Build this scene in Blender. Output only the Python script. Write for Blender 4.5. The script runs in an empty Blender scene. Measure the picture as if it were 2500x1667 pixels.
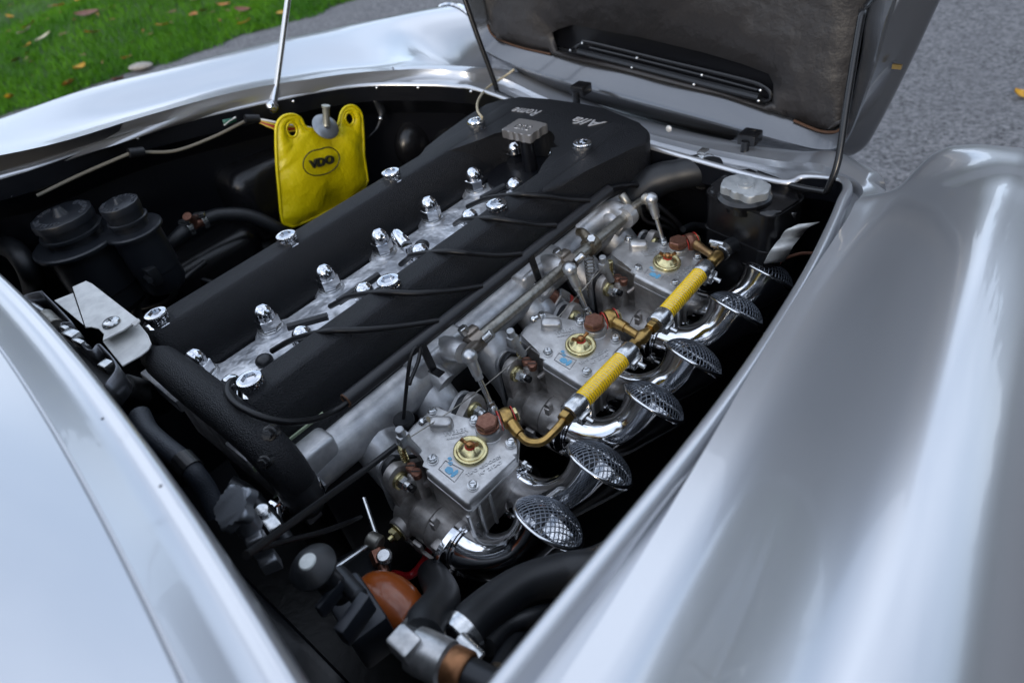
import bpy, bmesh, math, random
from mathutils import Vector as V, Matrix as M
random.seed(7)
S = bpy.context.scene
COL = S.collection
R = math.radians
# ------------------------------------------------------------------ camera, light, exposure
cam = bpy.data.cameras.new('camera'); camo = bpy.data.objects.new('camera', cam); COL.objects.link(camo)
cam.sensor_width = 36; cam.lens = 24.10; cam.clip_start = .02; cam.clip_end = 400
camo.matrix_world = M(((.74678493, -.33492439, .57457629, .69610427), (.64639774, .56877807, -.50858772, -.16055796),
                       (-.15646796, .75121046, .64124926, .468921), (0, 0, 0, 1)))
cam.dof.use_dof = True; cam.dof.focus_distance = .80; cam.dof.aperture_fstop = 5.0
S.camera = camo
SUN_EL, SUN_AZ = 17, 152          # low afternoon sun behind the camera, veiled by thin cloud; azimuth from +Y towards +X
w = bpy.data.worlds.new('World'); S.world = w; w.use_nodes = True
nt = w.node_tree; nt.nodes.clear()
sky = nt.nodes.new('ShaderNodeTexSky'); sky.sky_type = 'NISHITA'; sky.sun_disc = False
sky.sun_elevation = R(SUN_EL); sky.sun_rotation = R(SUN_AZ); sky.air_density = 1.0; sky.dust_density = 1.2; sky.ozone_density = 1.6
bg = nt.nodes.new('ShaderNodeBackground'); bg.inputs[1].default_value = .12
out = nt.nodes.new('ShaderNodeOutputWorld')
# thin broken cloud over the whole sky
tc = nt.nodes.new('ShaderNodeTexCoord'); mp = nt.nodes.new('ShaderNodeMapping'); mp.inputs['Scale'].default_value = (1, 1, 2.2)
cn = nt.nodes.new('ShaderNodeTexNoise'); cn.inputs['Scale'].default_value = 2.1; cn.inputs['Detail'].default_value = 7; cn.inputs['Roughness'].default_value = .55
cr_ = nt.nodes.new('ShaderNodeMapRange'); cr_.inputs[1].default_value = .36; cr_.inputs[2].default_value = .62; cr_.inputs[3].default_value = .12; cr_.inputs[4].default_value = .75
cm = nt.nodes.new('ShaderNodeMix'); cm.data_type = 'RGBA'; cm.inputs[7].default_value = (8.0, 8.7, 10.0, 1)
nt.links.new(tc.outputs['Generated'], mp.inputs[0]); nt.links.new(mp.outputs[0], cn.inputs[0]); nt.links.new(cn.outputs[0], cr_.inputs[0]); nt.links.new(cr_.outputs[0], cm.inputs[0])
nt.links.new(sky.outputs[0], cm.inputs[6]); nt.links.new(cm.outputs[2], bg.inputs[0]); nt.links.new(bg.outputs[0], out.inputs[0])
sun = bpy.data.lights.new('sun', 'SUN'); suno = bpy.data.objects.new('sun', sun); COL.objects.link(suno)
sun.energy = .6; sun.angle = R(14); sun.color = (1, .86, .68)
d = V((math.sin(R(SUN_AZ)) * math.cos(R(SUN_EL)), math.cos(R(SUN_AZ)) * math.cos(R(SUN_EL)), math.sin(R(SUN_EL))))
suno.rotation_euler = d.to_track_quat('Z', 'Y').to_euler()
S.view_settings.view_transform = 'Standard'; S.view_settings.look = 'None'
S.view_settings.exposure = 1.15; S.view_settings.gamma = 1; S.view_settings.use_curve_mapping = False

# ------------------------------------------------------------------ materials
def mat(name, col, metal=0, rough=.5, bump=None, vary=None, coat=0, trans=0, wrinkle=None, spec=None, rvary=None):
    m = bpy.data.materials.new(name); m.use_nodes = True
    n, l = m.node_tree.nodes, m.node_tree.links
    b = n['Principled BSDF']
    b.inputs['Base Color'].default_value = (*col, 1); b.inputs['Metallic'].default_value = metal; b.inputs['Roughness'].default_value = rough
    b.inputs['Coat Weight'].default_value = coat; b.inputs['Transmission Weight'].default_value = trans; b.inputs['Coat Roughness'].default_value = .03
    if spec is not None: b.inputs['Specular IOR Level'].default_value = spec
    tc = n.new('ShaderNodeTexCoord')
    def noise(scale, det=3, rg=.6):
        t = n.new('ShaderNodeTexNoise'); t.inputs['Scale'].default_value = scale; t.inputs['Detail'].default_value = det; t.inputs['Roughness'].default_value = rg
        l.new(tc.outputs['Object'], t.inputs['Vector']); return t
    if vary:                                     # (scale, second colour, contrast low, contrast high)
        sc, c2, lo, hi = vary
        t = noise(sc, 5); rp = n.new('ShaderNodeValToRGB')
        rp.color_ramp.elements[0].position = lo; rp.color_ramp.elements[1].position = hi
        rp.color_ramp.elements[0].color = (*col, 1); rp.color_ramp.elements[1].color = (*c2, 1)
        l.new(t.outputs['Fac'], rp.inputs[0]); l.new(rp.outputs[0], b.inputs['Base Color'])
    if rvary:
        t = noise(rvary[0], 4); mr = n.new('ShaderNodeMapRange')
        mr.inputs[1].default_value = .3; mr.inputs[2].default_value = .7; mr.inputs[3].default_value = rvary[1]; mr.inputs[4].default_value = rvary[2]
        l.new(t.outputs['Fac'], mr.inputs[0]); l.new(mr.outputs[0], b.inputs['Roughness'])
    prev = None
    for item in ([bump] if bump else []) + ([wrinkle] if wrinkle else []):
        sc, st, dist = item
        t = noise(sc, 3); bm_ = n.new('ShaderNodeBump'); bm_.inputs['Strength'].default_value = st; bm_.inputs['Distance'].default_value = dist
        l.new(t.outputs['Fac'], bm_.inputs['Height'])
        if prev: l.new(prev.outputs[0], bm_.inputs['Normal'])
        prev = bm_
    if prev: l.new(prev.outputs[0], b.inputs['Normal'])
    return m
PAINT = mat('silver_paint', (.52, .53, .55), .74, .30, (2200, .04, .0002), coat=.65)
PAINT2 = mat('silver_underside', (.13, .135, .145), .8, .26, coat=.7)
BLACKP = mat('black_bay_paint', (.0045, .005, .007), 0, .30, (60, .15, .004), spec=.35)
BLACKG = mat('gloss_black', (.006, .006, .007), 0, .27, (60, .12, .002))
CRACK = mat('crackle_black', (.0038, .0043, .0062), 0, .42, (650, 1.0, .002), vary=(900, (.010, .0112, .0155), .52, .70), spec=.33)
CASTAL = mat('cast_aluminium', (.40, .41, .43), .75, .40, (420, .35, .0006), vary=(38, (.68, .68, .68), .35, .7), rvary=(60, .3, .55))
HEADAL = mat('head_aluminium', (.30, .31, .33), .7, .38, (260, .3, .0008), vary=(32, (.74, .75, .77), .4, .68), wrinkle=(22, .8, .008), rvary=(40, .28, .5))
CARB = mat('die_cast_zinc', (.36, .355, .35), .75, .36, (900, .3, .0004), vary=(55, (.56, .56, .56), .35, .7), rvary=(90, .28, .48))
CARBD = mat('die_cast_body', (.24, .222, .21), .75, .42, (900, .3, .0005), vary=(48, (.50, .48, .46), .35, .7))
CHROME = mat('chrome', (.66, .67, .69), 1, .05)
POLISH = mat('polished_alloy', (.80, .81, .83), 1, .08, (160, .03, .001), rvary=(45, .05, .14))
ZINC = mat('zinc_plate', (.62, .63, .64), .95, .24, vary=(180, (.45, .46, .46), .4, .7))
STEEL = mat('dull_steel', (.30, .29, .26), .85, .38, (500, .3, .0004), vary=(120, (.16, .15, .13), .45, .7))
BRASS = mat('brass', (.42, .27, .09), .95, .32, vary=(150, (.22, .14, .06), .45, .72))
YBRASS = mat('passivated_brass', (.62, .55, .30), .95, .26, vary=(220, (.45, .38, .18), .45, .7))
COPPER = mat('brown_copper', (.17, .075, .05), .75, .38, vary=(220, (.26, .13, .09), .4, .7))
RED = mat('red_fibre', (.42, .03, .02), 0, .5)
RUBBER = mat('black_rubber', (.007, .008, .010), 0, .45, (300, .2, .0006))
WIRE = mat('wire_sheath', (.004, .004, .005), 0, .42, spec=.35)
PLASTIC = mat('black_plastic', (.012, .014, .018), 0, .36, (500, .2, .0004))
YHOSE = mat('yellow_hose', (.86, .56, .006), 0, .38, (500, .2, .0006), vary=(260, (.70, .42, .006), .45, .75))
YVINYL = mat('yellow_vinyl', (.70, .56, .002), 0, .36, (700, .12, .0004), wrinkle=(26, .7, .006))
INK = mat('black_ink', (.012, .012, .012), 0, .5)
BLUEP = mat('blue_paint', (.09, .32, .52), 0, .5, vary=(500, (.16, .36, .5), .4, .7))
WHITEP = mat('off_white_metal', (.62, .62, .60), .2, .45, vary=(60, (.46, .46, .45), .4, .7))
LINER = mat('worn_liner', (.017, .015, .0148), 0, .52, (6, .5, .03), vary=(5, (.026, .0235, .023), .35, .7), wrinkle=(38, .5, .006))
LINERE = mat('liner_edge_glue', (.07, .03, .012), 0, .7, (300, .8, .002))
SCREENM = mat('screen_wire', (.15, .165, .19), .9, .36)
AMBER = mat('brown_bakelite', (.27, .06, .008), 0, .28, vary=(14, (.13, .03, .008), .4, .7), coat=.3)
GLASS = mat('lamp_glass', (.9, .9, .9), 0, .03, trans=1)
GREYW = mat('grey_wire', (.20, .18, .14), 0, .5)
CREAM = mat('cream_tube', (.42, .36, .24), 0, .4)
WHITEW = mat('white_wire', (.6, .6, .58), 0, .45)
GREENT = mat('green_tag', (.02, .12, .09), 0, .45)
REDW = mat('red_wire', (.35, .01, .015), 0, .35)
DARKCLIP = mat('dark_bracket', (.03, .032, .036), .6, .4)

# ------------------------------------------------------------------ mesh builder
def rotm(axis):                                   # matrix whose Z is axis
    return V(axis).normalized().to_track_quat('Z', 'Y').to_matrix()
def cr(pts, n=6, closed=False):                   # Catmull-Rom through points
    P = [V(p) for p in pts]; N = len(P); o = []
    for i in range(N if closed else N - 1):
        if closed: a, b, c, e = P[i - 1], P[i], P[(i + 1) % N], P[(i + 2) % N]
        else: b, c = P[i], P[i + 1]; a = P[i - 1] if i else b * 2 - c; e = P[i + 2] if i + 2 < N else c * 2 - b
        for k in range(n):
            t = k / n
            o.append(.5 * ((2 * b) + (c - a) * t + (2 * a - 5 * b + 4 * c - e) * t * t + (3 * b - a - 3 * c + e) * t ** 3))
    if not closed: o.append(P[-1])
    return o
class MB:
    def __init__(s): s.v = []; s.f = []
    def add(s, v, f):
        k = len(s.v); s.v += [V(p) for p in v]; s.f += [tuple(i + k for i in q) for q in f]; return s
    def bm(s, b, mx=None):
        b.verts.ensure_lookup_table(); b.verts.index_update()
        s.add([(mx @ v.co if mx else v.co.copy()) for v in b.verts], [[v.index for v in f.verts] for f in b.faces]); b.free(); return s
    def box(s, c, size, rot=None, bev=0, seg=2):
        b = bmesh.new(); bmesh.ops.create_cube(b, size=1)
        bmesh.ops.scale(b, vec=size, verts=b.verts)
        if bev: bmesh.ops.bevel(b, geom=b.edges[:], offset=bev, segments=seg, affect='EDGES', profile=.5)
        mx = M.Translation(V(c)) @ (rot.to_4x4() if rot else M.Identity(4))
        return s.bm(b, mx)
    def lathe(s, p, axis, prof, seg=20, caps=True, flat=None):   # prof: (radius, height) pairs
        r = rotm(axis); p = V(p); v = []; f = []
        for rad, h in prof:
            for k in range(seg):
                a = 2 * math.pi * k / seg; v.append(p + r @ V((rad * math.cos(a), rad * math.sin(a), h)))
        for i in range(len(prof) - 1):
            for k in range(seg):
                a, b = i * seg + k, i * seg + (k + 1) % seg; f.append((a, b, b + seg, a + seg))
        if caps: f.append(tuple(range(seg))[::-1]); f.append(tuple(range((len(prof) - 1) * seg, len(prof) * seg)))
        return s.add(v, f)
    def cyl(s, a, b, r, r2=None, seg=16, bev=0):
        a, b = V(a), V(b); h = (b - a).length; r2 = r if r2 is None else r2
        pr = [(r, 0), (r2, h)] if not bev else [(r - bev, 0), (r, bev), (r2, h - bev), (r2 - bev, h)]
        return s.lathe(a, b - a, pr, seg)
    def hex(s, a, b, r, bev=None): return s.cyl(a, b, r, seg=6, bev=r * .12 if bev is None else bev)
    def tube(s, pts, r, seg=8, n=6, closed=False, caps=True):
        P = cr(pts, n, closed) if n else [V(p) for p in pts]; N = len(P)
        rr = r if isinstance(r, (list, tuple)) else None
        v = []; f = []; up = None
        for i, p in enumerate(P):
            if closed: t = P[(i + 1) % N] - P[i - 1]
            else: t = P[min(i + 1, N - 1)] - P[max(i - 1, 0)]
            t = t.normalized() if t.length > 1e-9 else V((0, 0, 1))
            if up is None: up = t.orthogonal().normalized()
            else:
                up = up - t * up.dot(t); up = up.normalized() if up.length > 1e-6 else t.orthogonal().normalized()
            w_ = t.cross(up)
            if rr:
                x = i / (N - 1) * (len(rr) - 1); j = min(int(x), len(rr) - 2); ra = rr[j] + (rr[j + 1] - rr[j]) * (x - j)
            else: ra = r
            for k in range(seg):
                a = 2 * math.pi * k / seg; v.append(p + up * (ra * math.cos(a)) + w_ * (ra * math.sin(a)))
        for i in range(N if closed else N - 1):
            for k in range(seg):
                a = i * seg + k; b = i * seg + (k + 1) % seg; o = (((i + 1) % N) - i) * seg; f.append((a, b, b + o, a + o))
        if caps and not closed: f.append(tuple(range(seg))[::-1]); f.append(tuple(range((N - 1) * seg, N * seg)))
        return s.add(v, f)
    def ring(s, c, axis, R_, r, seg=28, rs=8):
        m = rotm(axis); c = V(c)
        return s.tube([c + m @ V((R_ * math.cos(2 * math.pi * k / seg), R_ * math.sin(2 * math.pi * k / seg), 0)) for k in range(seg)], r, rs, 0, True)
    def ball(s, c, r, seg=16, sc=(1, 1, 1)):
        b = bmesh.new(); bmesh.ops.create_uvsphere(b, u_segments=seg, v_segments=max(6, seg // 2), radius=r)
        return s.bm(b, M.Translation(V(c)) @ M.Diagonal((*sc, 1)))
    def prism(s, outl, h0, h1, frame=None, bev=0, seg=2, botbev=False):   # outline in (u,v), extruded along w
        b = bmesh.new()
        lo = [b.verts.new((x, y, h0)) for x, y in outl]; hi = [b.verts.new((x, y, h1)) for x, y in outl]
        n = len(outl); ar = sum(outl[i][0] * outl[(i + 1) % n][1] - outl[(i + 1) % n][0] * outl[i][1] for i in range(n))
        if ar < 0: lo.reverse(); hi.reverse()
        b.faces.new(lo[::-1]); top = b.faces.new(hi); te = list(top.edges)
        for i in range(n): b.faces.new((lo[i], lo[(i + 1) % n], hi[(i + 1) % n], hi[i]))
        if bev:
            g = te if not botbev else [e for e in b.edges if abs(e.verts[0].co.z - e.verts[1].co.z) < 1e-7]
            bmesh.ops.bevel(b, geom=g, offset=bev, segments=seg, affect='EDGES', profile=.5, clamp_overlap=True)
        return s.bm(b, frame)
    def grid(s, rows, closed=False):
        n = len(rows[0]); f = []
        for i in range(len(rows) - 1 + (1 if closed else 0)):
            j = (i + 1) % len(rows)
            for k in range(n - 1): f.append((i * n + k, i * n + k + 1, j * n + k + 1, j * n + k))
        return s.add([p for r_ in rows for p in r_], f)
    def xf(s, fn): s.v = [V(fn(p)) for p in s.v]; return s
    def build(s, name, m, parent=None, org=None, sharp=32, kind=None, bevel=None, solid=None):
        base = V(parent['_w']) if parent is not None else V((0, 0, 0))
        o_ = V(org) if org is not None else base
        me = bpy.data.meshes.new(name); me.from_pydata([tuple(p - o_) for p in s.v], [], s.f)
        me.materials.append(m); me.shade_smooth(); me.set_sharp_from_angle(angle=R(sharp)); me.update()
        o = bpy.data.objects.new(name, me); COL.objects.link(o)
        o['_w'] = tuple(o_); o.location = o_ - base
        if parent is not None: o.parent = parent
        if kind: o['kind'] = kind
        if bevel:
            b = o.modifiers.new('bevel', 'BEVEL'); b.width = bevel; b.segments = 2; b.limit_method = 'ANGLE'; b.angle_limit = R(40)
        if solid:
            b = o.modifiers.new('thick', 'SOLIDIFY'); b.thickness = solid; b.offset = 0
        return o
def tag(o, label, cat, group=None):
    o['label'] = label; o['category'] = cat
    if group: o['group'] = group
    return o
def thing(name, loc, label, cat, group=None):
    o = bpy.data.objects.new(name, None); COL.objects.link(o); o.empty_display_size = .02
    o.location = loc; o['_w'] = tuple(loc); return tag(o, label, cat, group)
def kids(o): return [c for c in bpy.data.objects if c.parent == o]
def copy_tree(o, shift=None, parent=None):
    c = o.copy(); COL.objects.link(c)
    if shift is not None: c.location = o.location + V(shift)
    c['_w'] = tuple(V(o['_w']) + V(shift or (0, 0, 0)))
    if parent is not None: c.parent = parent
    for k in kids(o): copy_tree(k, None, c)
    return c
def text(name, body, size, frame, m, parent, ext=.0004, shear=0, width=None, bold=0, align='CENTER'):
    cu = bpy.data.curves.new(name, 'FONT'); cu.body = body; cu.size = size; cu.extrude = ext; cu.shear = shear; cu.offset = bold
    cu.align_x = align; cu.align_y = 'CENTER'; cu.resolution_u = 3
    t = bpy.data.objects.new(name, cu); COL.objects.link(t)
    bpy.context.view_layer.update()
    me = bpy.data.meshes.new_from_object(t.evaluated_get(bpy.context.evaluated_depsgraph_get()))
    bpy.data.objects.remove(t)
    xs = [v.co.x for v in me.vertices]; k = width / (max(xs) - min(xs)) if width else 1
    mb = MB(); mb.v = [frame @ V((v.co.x * k, v.co.y, v.co.z)) for v in me.vertices]; mb.f = [tuple(p.vertices) for p in me.polygons]
    bpy.data.meshes.remove(me)
    return mb.build(name, m, parent)
def frame(o, x, y):                               # 4x4 with given x and y directions
    x = V(x).normalized(); y = V(y); y = (y - x * y.dot(x)).normalized(); z = x.cross(y)
    return M(((x.x, y.x, z.x, o[0]), (x.y, y.y, z.y, o[1]), (x.z, y.z, z.z, o[2]), (0, 0, 0, 1)))
def arc(cx, cy, r, a0, a1, n): return [(cx + r * math.cos(R(a0 + (a1 - a0) * k / n)), cy + r * math.sin(R(a0 + (a1 - a0) * k / n))) for k in range(n + 1)]
def rrect(x0, y0, x1, y1, r, n=4):
    return arc(x1 - r, y0 + r, r, -90, 0, n) + arc(x1 - r, y1 - r, r, 0, 90, n) + arc(x0 + r, y1 - r, r, 90, 180, n) + arc(x0 + r, y0 + r, r, 180, 270, n)
def lerp(a, b, t): return a + (b - a) * t
def table(xs, ys, x):
    for i in range(len(xs) - 1):
        if x <= xs[i + 1] or i == len(xs) - 2:
            t = (x - xs[i]) / (xs[i + 1] - xs[i]); t = max(0, min(1, t)); return ys[i] + (ys[i + 1] - ys[i]) * t
# ------------------------------------------------------------------ ground
def ground_mat(name, c1, c2, c3, sc, bump, rough=.9):
    m = bpy.data.materials.new(name); m.use_nodes = True; n, l = m.node_tree.nodes, m.node_tree.links; b = n['Principled BSDF']
    tc = n.new('ShaderNodeTexCoord'); b.inputs['Roughness'].default_value = rough
    a = n.new('ShaderNodeTexNoise'); a.inputs['Scale'].default_value = sc; a.inputs['Detail'].default_value = 6; a.inputs['Roughness'].default_value = .75
    g = n.new('ShaderNodeTexNoise'); g.inputs['Scale'].default_value = sc / 30; g.inputs['Detail'].default_value = 4
    l.new(tc.outputs['Object'], a.inputs[0]); l.new(tc.outputs['Object'], g.inputs[0])
    r_ = n.new('ShaderNodeValToRGB'); r_.color_ramp.elements[0].position = .36; r_.color_ramp.elements[1].position = .66
    r_.color_ramp.elements[0].color = (*c1, 1); r_.color_ramp.elements[1].color = (*c2, 1)
    l.new(a.outputs[0], r_.inputs[0])
    mx = n.new('ShaderNodeMix'); mx.data_type = 'RGBA'; mx.inputs[7].default_value = (*c3, 1)
    mr = n.new('ShaderNodeMapRange'); mr.inputs[1].default_value = .45; mr.inputs[2].default_value = .75; mr.inputs[4].default_value = .5
    l.new(g.outputs[0], mr.inputs[0]); l.new(mr.outputs[0], mx.inputs[0]); l.new(r_.outputs[0], mx.inputs[6]); l.new(mx.outputs[2], b.inputs['Base Color'])
    bp = n.new('ShaderNodeBump'); bp.inputs['Strength'].default_value = .8; bp.inputs['Distance'].default_value = bump
    l.new(a.outputs[0], bp.inputs['Height']); l.new(bp.outputs[0], b.inputs['Normal'])
    return m
GZ = -.80
ASPH = ground_mat('asphalt', (.022, .024, .028), (.25, .25, .26), (.12, .12, .13), 62, .006)
SOIL = ground_mat('lawn_soil', (.015, .04, .006), (.04, .11, .012), (.03, .06, .012), 30, .02)
mb = MB(); mb.grid([[(x, y, GZ) for y in (-80, -3, 0, 3, 6, 80)] for x in (-80, -6, -2, 2, 6, 80)]); mb.build('road', ASPH, kind='structure')
def edge_x(y): return -4.95 + (y - .88) * .265 + .05 * math.sin(y * 7) + .03 * math.sin(y * 17 + 1)
def lawn_z(x, y):
    t = max(0, edge_x(y) - x); return GZ + .004 + .05 * min(1, t / .5) + .05 * math.sin(x * 2.1 + y * 1.3) * min(1, t) + .02 * t
rows = []
for i in range(100):
    y = -6 + i * .16; rows.append([(edge_x(y) - t, y, lawn_z(edge_x(y) - t, y)) for t in (0, .05, .12, .25, .5, .8, 1.2, 1.7, 2.3, 3, 4, 5.5, 8, 14, 40)])
mb = MB(); mb.grid(rows); mb.build('lawn', SOIL, kind='structure', sharp=80)
GRASS = mat('grass_blade', (.036, .135, .006), 0, .6, vary=(1.6, (.085, .24, .009), .36, .66), spec=.15)
mb = MB(); V_ = []; F_ = []
for i in range(90000):
    y = random.uniform(-.6, 5.2); t = random.random() ** 1.6 * 7; x = edge_x(y) - t + random.uniform(-.03, .05); z = lawn_z(x, y)
    if random.random() > .35 + .65 * min(1, (t + .05) / .3): continue
    a = random.uniform(0, 6.28); h = random.uniform(.025, .07); lx, ly = random.gauss(0, .022), random.gauss(0, .022); ww = random.uniform(.003, .0055)
    k = len(V_); V_ += [(x - ww * math.cos(a), y - ww * math.sin(a), z), (x + ww * math.cos(a), y + ww * math.sin(a), z), (x + lx, y + ly, z + h)]; F_.append((k, k + 1, k + 2))
me = bpy.data.meshes.new('grass'); me.from_pydata(V_, [], F_); me.materials.append(GRASS); go = bpy.data.objects.new('grass', me); COL.objects.link(go); go['kind'] = 'stuff'
# fallen leaves, each its own thing
def leaf_mesh(l, wd, curl):
    rows = []
    for i in range(7):
        u = i / 6; hw = wd * math.sin(math.pi * min(1, u * .95 + .04)) ** .8 * .5
        rows.append([((u - .5) * l, s * hw, curl * (abs(s) ** 2 * .5 + (u - .5) ** 2 * 2)) for s in (-1, -.5, 0, .5, 1)])
    return MB().grid(rows)
LEAFC = {'yellow': mat('yellow_leaf', (.50, .30, .02), 0, .5, vary=(60, (.36, .17, .015), .4, .7)), 'brown': mat('brown_leaf', (.16, .055, .025), 0, .55, vary=(60, (.09, .03, .015), .4, .7)),
         'pale': mat('pale_leaf', (.50, .48, .36), 0, .5, vary=(60, (.38, .34, .2), .4, .7)), 'orange': mat('orange_leaf', (.42, .17, .03), 0, .5, vary=(60, (.3, .1, .02), .4, .7))}
def leaf(kind, px, l, label, group, wd=.6):
    p = V(px); a = random.uniform(0, 6.28)
    o = leaf_mesh(l, l * wd, random.uniform(.012, .03)).build('leaf', LEAFC[kind], sharp=80)
    gz = lawn_z(p.x, p.y) + .045 if p.x < edge_x(p.y) else GZ + .006
    o.location = (p.x, p.y, gz); o.rotation_euler = (random.uniform(-.3, .3), random.uniform(-.3, .3), a); tag(o, label, 'leaf', group)
leaf('pale', (-6.5007, 1.5968, -0.7500), .13, 'long pale grey leaf lying on the lawn beside an orange leaf', 'pale leaves on the lawn', .4)
leaf('pale', (-6.0219, 1.5762, -0.7500), .14, 'cream coloured leaf on the lawn, right of the pale grey one', 'pale leaves on the lawn', .45)
leaf('brown', (-6.3339, 2.0651, -0.7500), .20, 'large reddish brown leaf in the middle of the lawn', 'brown leaves on the lawn', .8)
leaf('pale', (-5.8509, 2.8023, -0.7500), .12, 'small whitish leaf near the far side of the lawn', 'pale leaves on the lawn', .7)
leaf('pale', (-8.1452, 2.4715, -0.7500), .2, 'pinkish pale leaf at the back of the lawn', 'pale leaves on the lawn', .6)
for p, lab in (((-6.7677, 1.7144, -0.7500), 'orange leaf on the lawn touching the long pale grey leaf'), ((-5.7669, 1.8570, -0.7500), 'orange leaf on the lawn in front of the large reddish brown leaf'), ((-5.3763, 2.8170, -0.7500), 'orange leaf on the lawn by the road, near the top of the picture'), ((-7.3341, 2.1843, -0.7500), 'orange leaf on the lawn behind the pale leaves'), ((-5.4188, 2.5462, -0.7500), 'orange leaf on the lawn in front of the small whitish one')): leaf('orange', p, .12, lab, 'orange leaves on the lawn')
for p, lab in (((-5.4323, 2.2721, -0.7500), 'yellow leaf in the middle of the lawn, nearest the road side'), ((-7.1720, 2.3232, -0.7500), 'yellow leaf on the lawn right of the pinkish pale leaf'), ((-5.0979, 2.9498, -0.7500), 'yellow leaf on the far lawn beside the prop rod'), ((-4.6334, 2.5575, -0.7800), 'yellow leaf at the lawn edge left of the prop rod'), ((-6.6349, 2.6229, -0.7500), 'yellow leaf at the back of the lawn in line with the stone'), ((-6.7347, 2.4632, -0.7500), 'yellow leaf on the lawn behind the large reddish brown leaf'), ((-5.9306, 1.4187, -0.7500), 'yellow leaf on the lawn below the cream coloured leaf'), ((-5.0886, 1.4489, -0.7500), 'yellow leaf on the near lawn left of the stone'), ((-7.8895, 1.8802, -0.7500), 'yellow leaf on the lawn at the far left'), ((-4.5104, 2.8033, -0.7900), 'yellow leaf on the road edge right behind the prop rod')): leaf('yellow', p, .10, lab, 'yellow leaves on the lawn')
for p, lab in (((-4.8937, 2.7127, -0.7700), 'brown leaf on the lawn just left of the prop rod'), ((-5.4423, 2.6562, -0.7500), 'brown leaf on the lawn right of the small whitish one'), ((-5.6701, 1.2354, -0.7500), 'brown leaf on the near lawn at the left, above the fender'), ((-4.7043, 1.5282, -0.7800), 'brown leaf at the lawn edge beside the pale stone'), ((-9.1042, 2.1717, -0.7500), 'brown leaf in the top left corner of the lawn')): leaf('brown', p, .13, lab, 'brown leaves on the lawn')
leaf('yellow', (-5.0567, 0.9388, -0.7900), .11, 'bright orange yellow leaf at the lawn edge, left of the fender', 'leaves along the lawn edge')
leaf('orange', (-4.8744, 1.2755, -0.7900), .17, 'tan leaf at the lawn edge above the fender', 'leaves along the lawn edge')
leaf('yellow', (0.3425, 2.9168, -0.8000), .07, 'yellow leaf on the grey road beyond the round fender', 'leaf on the road')
o = MB().ball((0, 0, 0), .075, 12, (1.3, .7, .3)).build('stone', mat('pale_stone', (.34, .32, .29), 0, .8, (30, .5, .01), vary=(40, (.2, .19, .17), .4, .7))); o.location = (-4.7127, 1.7166, -0.7700); o.rotation_euler = (0, 0, .6)
tag(o, 'flat pale stone at the edge of lawn and road', 'stone')
# small leaf scraps caught in the grass
V_ = []; F_ = []
for i in range(420):
    y = random.uniform(-.6, 5.2); t = random.random() * 6; x = edge_x(y) - t; z = lawn_z(x, y) + random.uniform(.02, .06); s_ = random.uniform(.012, .035)
    k = len(V_); V_ += [(x + random.gauss(0, s_), y + random.gauss(0, s_), z + random.gauss(0, .006)) for _ in range(4)]; F_.append((k, k + 1, k + 2, k + 3))
me = bpy.data.meshes.new('leaf_litter'); me.from_pydata(V_, [], F_); me.materials.append(mat('litter', (.30, .16, .03), 0, .6, vary=(3, (.09, .045, .02), .4, .6))); o = bpy.data.objects.new('leaf_litter', me); COL.objects.link(o); o['kind'] = 'stuff'
# dark belt of trees all round, far off: it is what the paint and the chrome mirror
LEAFM = mat('tree_foliage', (.03, .05, .018), 0, .6, vary=(.8, (.07, .075, .02), .4, .7))
V_ = []; F_ = []
for i in range(32000):
    a = random.uniform(0, 2 * math.pi); rr = 17 + 5 * random.random() + 3 * math.sin(a * 3)
    top = 3.9 + 1.3 * math.sin(a * 5 + 1) + .9 * math.sin(a * 11) + .6 * math.sin(a * 23)
    near = math.exp(-((a - 1.45) / .5) ** 2); top += 6.5 * near; rr -= 6 * near
    z = GZ + top * random.random() ** .75; x, y = rr * math.sin(a), rr * math.cos(a); s_ = random.uniform(.15, .5)
    k = len(V_); V_ += [(x + random.gauss(0, s_), y + random.gauss(0, s_), z + random.gauss(0, s_)) for _ in range(3)]; F_.append((k, k + 1, k + 2))
me = bpy.data.meshes.new('distant_woods'); me.from_pydata(V_, [], F_); me.materials.append(LEAFM); o = bpy.data.objects.new('distant_woods', me); COL.objects.link(o); o['kind'] = 'stuff'

# ------------------------------------------------------------------ the car
car = thing('silver_car', (0, .3, GZ), 'silver vintage sports car with its bonnet open towards the front', 'car')
def zl(y): return .118 - .14 * y
# rim of the engine opening: bright lip (L1) and the crease where the outer skin starts (L4), right side, front, left side
L1 = [(.556, -.14, .137), (.552, -.08, .129), (.548, 0, .118), (.543, .1, .104), (.535, .2, .09), (.523, .3, .076), (.508, .4, .062), (.489, .5, .048), (.476, .56, .040),
      (.468, .598, .033), (.455, .622, .028), (.425, .638, .018), (.40, .643, .010), (0.3753, 0.6282, 0.0050), (0.2470, 0.6483, 0.0000), (0.0934, 0.6693, -0.0000), (-0.1066, 0.7089, 0.0000), (-0.2331, 0.7049, 0.0193), (-0.2803, 0.6940, 0.0238), (-0.3280, 0.6665, 0.0317),
      (-0.4099, 0.5975, 0.0474), (-0.4476, 0.5148, 0.0629), (-0.4593, 0.4371, 0.0768), (-0.4878, 0.3119, 0.0943), (-0.5033, 0.1808, 0.1127), (-0.4713, -0.0037, 0.1385), (-.545, -.14, .155)]
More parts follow.
